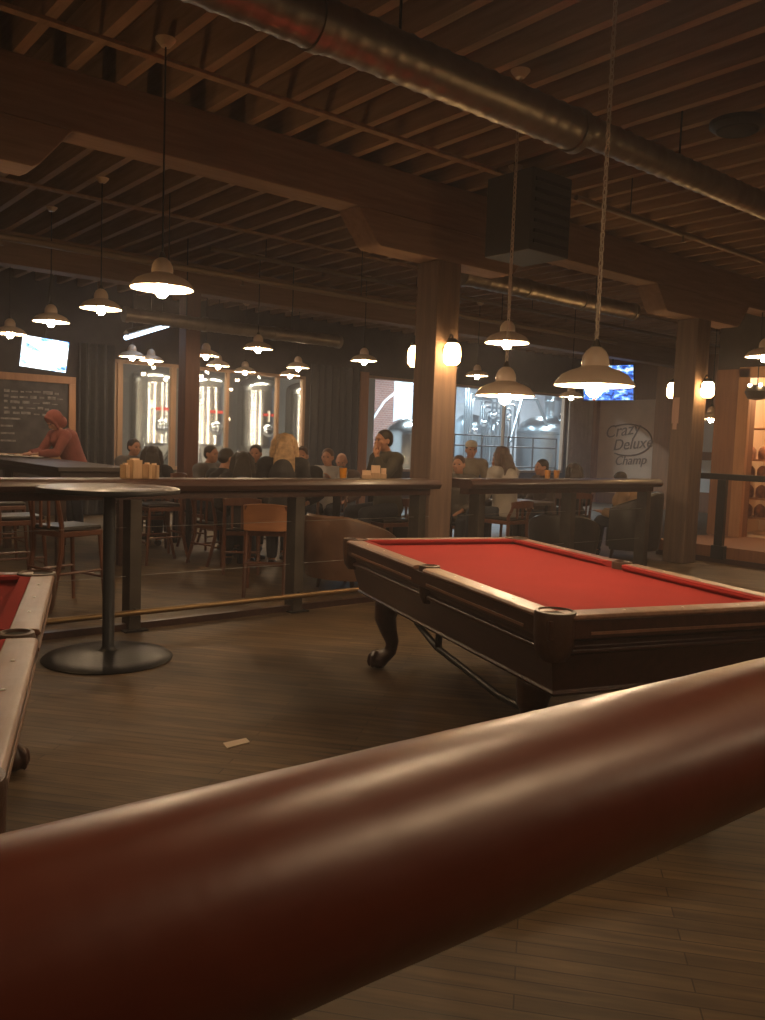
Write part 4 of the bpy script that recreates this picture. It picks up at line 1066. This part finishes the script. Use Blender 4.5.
    c_.build('jacket' if hood or shirt[0] < .1 else 'shirt', shm, o, remesh=.013)
    t_ = MB(); legs(t_, .016); t_.tube([pel+Vector((0, 0, -.10)), pel+Vector((0, 0, .06))], [(.155, .125), (.175, .135)], 16)
    t_.build('trousers', pam, o, remesh=.015)
    for h_, k_, a_ in LG:
        f = MB(); f.tube([a_+Vector((0, -.05, -.05)), a_+Vector((0, .0, -.045)), a_+Vector((0, .1, -.06)), a_+Vector((0, .17, -.068))], [(.036, .036), (.045, .042), (.045, .034), (.03, .022)], 12)
        f.build('shoe', M['vinyl'], o)
    # hair
    if hood:
        hm = shm; h = MB(); h.ell(hp(0, -.03, .03), (.098, .118, .118), HR, 24); h.ell(hp(0, -.06, -.07), (.09, .09, .09), HR, 20)
        h.tube([hp(.0, .055, .12), hp(.075, .05, .07), hp(.085, .045, -.02), hp(.05, .045, -.10), hp(-.05, .045, -.10), hp(-.085, .045, -.02), hp(-.075, .05, .07)], .018, 8, closed=True)
        h.build('hood', hm, o, remesh=.013)
    else:
        hm = mat('hair_%.2f_%.2f' % hair[:2], hair, .5, bump=(120, .5), vary=.3, scale=30); h = MB()
        h.ell(hp(0, -.022, .042), (.082, .094, .084), HR, 24)
        h.ell(hp(0, -.05, .0), (.075, .065, .07), HR, 20)
        if style == 'long':
            for sx in (-1, 1):
                h.tube([hp(sx*.04, .0, .10), hp(sx*.085, -.01, .03), hp(sx*.095, -.03, -.08), hp(sx*.09, -.06, -.20), hp(sx*.075, -.08, -.28)], [(.03, .035), (.03, .05), (.035, .055), (.035, .05), (.012, .02)], 12)
            h.tube([hp(0, -.04, .08), hp(0, -.09, -.02), hp(0, -.105, -.14), hp(0, -.11, -.26), hp(0, -.11, -.33)], [(.06, .04), (.085, .045), (.095, .045), (.085, .035), (.04, .015)], 14)
            for k in range(7):
                xx = -.09+.03*k; h.tube([hp(xx*.6, -.10, .03), hp(xx, -.14, -.12), hp(xx*1.02, -.145, -.24), hp(xx*1.0, -.13, -.335-.015*(k % 2))], [.012, .016, .016, .006], 8)
        elif style == 'bun':
            h.ell(hp(0, -.09, .11), (.04, .04, .04), HR, 14)
        elif style == 'bald':
            pass
        if style != 'bald': h.build('hair', hm, o, remesh=.009)
        else:
            hh = MB(); hh.ell(hp(0, -.05, -.005), (.078, .06, .05), HR, 16); hh.build('hair', hm, o)
        if style == 'cap':
            k_ = MB(); k_.ell(hp(0, -.012, .075), (.088, .10, .07), HR, 20)
            k_.tube([hp(-.0, .06, .065), hp(0, .12, .055), hp(0, .155, .045)], [(.06, .012), (.062, .007), (.045, .005)], 14)
            k_.build('cap', mat('white_cap', (.62, .55, .46), .8), o, remesh=.009)
    return o
def person_at(px, d, tgt, label, **kw):
    p = g(px, d); q = g(*tgt); rz = face(p, q)
    return person(p, rz, label, **kw)
BLK, GRY, OLV = (.022, .020, .022), (.14, .13, .13), (.075, .07, .058)
JE = (.025, .03, .045)
# hooded man standing at the communal table, facing left
pp = Vector((4.12, 11.75, 0))
person(pp, R(90)+R(8), 'person in a rust red hooded sweatshirt bent over the communal table', top=1.70, stand=True, lean=.42, shirt=(.27, .075, .055), pants=JE, hood=True, arms=('table', 'table'), head_nod=-.75, table=1.08, vox=.0085)
# left group
person_at(130, 11.6, (158, 11.2), 'person in a grey top facing right, left of two heads by the wooden boxes', top=1.37, shirt=GRY, arms=('table', 'table'), table=.78)
person_at(152.5, 10.4, (140, 12), 'person with dark hair seen from behind, above the wooden boxes', top=1.30, shirt=BLK, style='long')
person_at(206, 10.9, (240, 10.6), 'person half hidden by the slim brown post', top=1.33, shirt=GRY, style='short', table=.78)
person_at(220, 9.6, (246, 9.9), 'dark haired man in a black jacket looking down to the right', top=1.31, shirt=BLK, arms=('table', 'table'), head_nod=-.35, vox=.009, table=.78)
person_at(243, 9.1, (240, 11), 'person in black with long dark hair, back turned, left of the blonde woman', top=1.29, shirt=BLK, style='long')
person_at(257, 10.9, (240, 9.8), 'person with dark hair beyond the back turned one in black', top=1.36, shirt=BLK)
w_ = g(283, 8.15)
person_at(283, 8.15, (300, 10), 'blonde long haired woman in black on the orange backed stool', top=1.50, seat=.60, shirt=BLK, hair=(.42, .26, .13), style='long', arms=('front', 'front'), lean=.12, head_turn=.12, vox=.009)
person_at(303, 10.4, (285, 9.0), 'person facing left whose face shows right of the blonde hair', top=1.36, shirt=BLK, hair=(.06, .03, .02))
person_at(330, 11.2, (300, 10.0), 'short haired person in a pale shirt facing left near the high table', top=1.34, shirt=(.40, .38, .38), hair=(.10, .05, .03), arms=('table', 'table'), table=.93)
person_at(345, 12.2, (318, 10.2), 'person with a reddish scalp bending beside the pale shirted one', top=1.28, shirt=(.12, .08, .07), hair=(.14, .07, .05), style='bald', lean=.35, head_nod=-.3)
person_at(390, 9.1, (325, 8.6), 'man in an olive jacket facing left with his hand at his face', top=1.58, seat=.64, shirt=OLV, arms=('face', 'front'), lean=.08, vox=.0085, hair=(.028, .018, .014))
for px, d, t, l in ((390, 9.1, (325, 8.6), 'stool under the man with his hand at his face'), ): stool(g(px, d), face(g(px, d), g(*t)), l, GS, seat=.60, backtop=.84, style='slat')
# right group
for px, d, t, l in ((470, 12.0, (490, 10.6), 'stool under the person in the white cap'), (508, 9.9, (480, 10.2), 'stool under the brown haired woman raising one arm')): stool(g(px, d), face(g(px, d), g(*t)), l, 'bar stools of the right group', seat=.60, backtop=.84, style='slat')
person_at(461, 10.6, (440, 9.6), 'bearded man facing left just beside the thick column', top=1.32, shirt=(.10, .085, .07), hair=(.10, .05, .03))
person_at(470, 12.0, (490, 10.6), 'person in a white cap behind the bearded man', top=1.50, seat=.6, shirt=(.28, .23, .18), hair=(.05, .03, .02), style='cap')
person_at(508, 9.9, (480, 10.2), 'brown haired woman in pale grey raising one arm beyond the right ledge', top=1.45, seat=.58, shirt=(.36, .33, .31), hair=(.07, .04, .03), style='long', arms=('front', 'face'))
person_at(548, 12.0, (520, 11.8), 'person with dark hair between the arm raising woman and the orange glasses', top=1.29, shirt=(.07, .05, .045))
person_at(577, 12.6, (560, 13.4), 'person in a dark jacket below the tan curtain', top=1.24, shirt=BLK, hair=(.03, .02, .018), style='long')
person_at(634, 11.5, (560, 11.8), 'person in a tan top slumped in the round club chair before the painted sign', top=1.16, shirt=(.36, .22, .12), hair=(.03, .02, .018), lean=.25, head_nod=-.3)
# chairs under the seated group
GC = 'wooden chairs in the seating area'
for px, d, t, l in ((130, 11.6, (158, 11.2), 'chair of the grey topped person by the wooden boxes'), (152.5, 10.4, (140, 12), 'chair of the long haired person above the wooden boxes'),
                    (206, 10.9, (240, 10.6), 'chair of the person hidden by the slim post'), (220, 9.6, (246, 9.9), 'chair of the man in the black jacket'), (243, 9.1, (240, 11), 'chair of the back turned person left of the blonde'),
                    (257, 10.9, (240, 9.8), 'chair on the far side of the dark haired group'), (303, 10.4, (285, 9.0), 'chair of the person right of the blonde hair'), (330, 11.2, (300, 10.0), 'chair of the pale shirted person'),
                    (345, 12.2, (318, 10.2), 'chair of the bending person by the high table'), (461, 10.6, (440, 9.6), 'chair of the bearded man by the thick column'),
                    (548, 12.0, (520, 11.8), 'chair left of the orange glasses'), (577, 12.6, (560, 13.4), 'chair below the tan curtain')):
    stool(g(px, d), face(g(px, d), g(*t)), l, GC, seat=.45, backtop=.82, style='slat')

# ------------------------------------------------------------------ world, camera, output
wd = bpy.data.worlds.new('dim_room_added_haze'); SC.world = wd; wd.use_nodes = True
wd.node_tree.nodes['Background'].inputs['Color'].default_value = (.05, .03, .02, 1)
wd.node_tree.nodes['Background'].inputs['Strength'].default_value = .3
cam = bpy.data.cameras.new('camera'); cam.sensor_fit = 'VERTICAL'; cam.sensor_height = 36; cam.lens = FPX/1020*36
cam.clip_start = .02; cam.clip_end = 100
co = bpy.data.objects.new('camera', cam); C.objects.link(co)
def tow(v): w = c2w(v.x, v.y); w.z = v.z; return w.normalized()
rx_, ux_, fx_ = tow(_rr), tow(_uu), tow(_f0)
mw_ = Matrix((rx_, ux_, -fx_)).transposed().to_4x4(); mw_.translation = Vector((0, 0, EYE)); co.matrix_world = mw_
SC.camera = co
SC.view_settings.view_transform = 'Standard'; SC.view_settings.look = 'None'; SC.view_settings.gamma = 1; SC.view_settings.use_curve_mapping = False
SC.view_settings.exposure = 0.0
cy = SC.cycles
cy.use_denoising = True; cy.max_bounces = 6; cy.diffuse_bounces = 4; cy.glossy_bounces = 3; cy.transparent_max_bounces = 8
cy.sample_clamp_indirect = 4; cy.caustics_reflective = False; cy.caustics_refractive = False
# thin haze added to lift the blacks, in place of lens veil
nt = wd.node_tree; vs = nt.nodes.new('ShaderNodeVolumeScatter'); vs.inputs['Density'].default_value = .0075; vs.inputs['Anisotropy'].default_value = .2
vs.inputs['Color'].default_value = (.92, .9, 1, 1)
nt.links.new(vs.outputs[0], nt.nodes['World Output'].inputs['Volume'])
cy.volume_bounces = 0
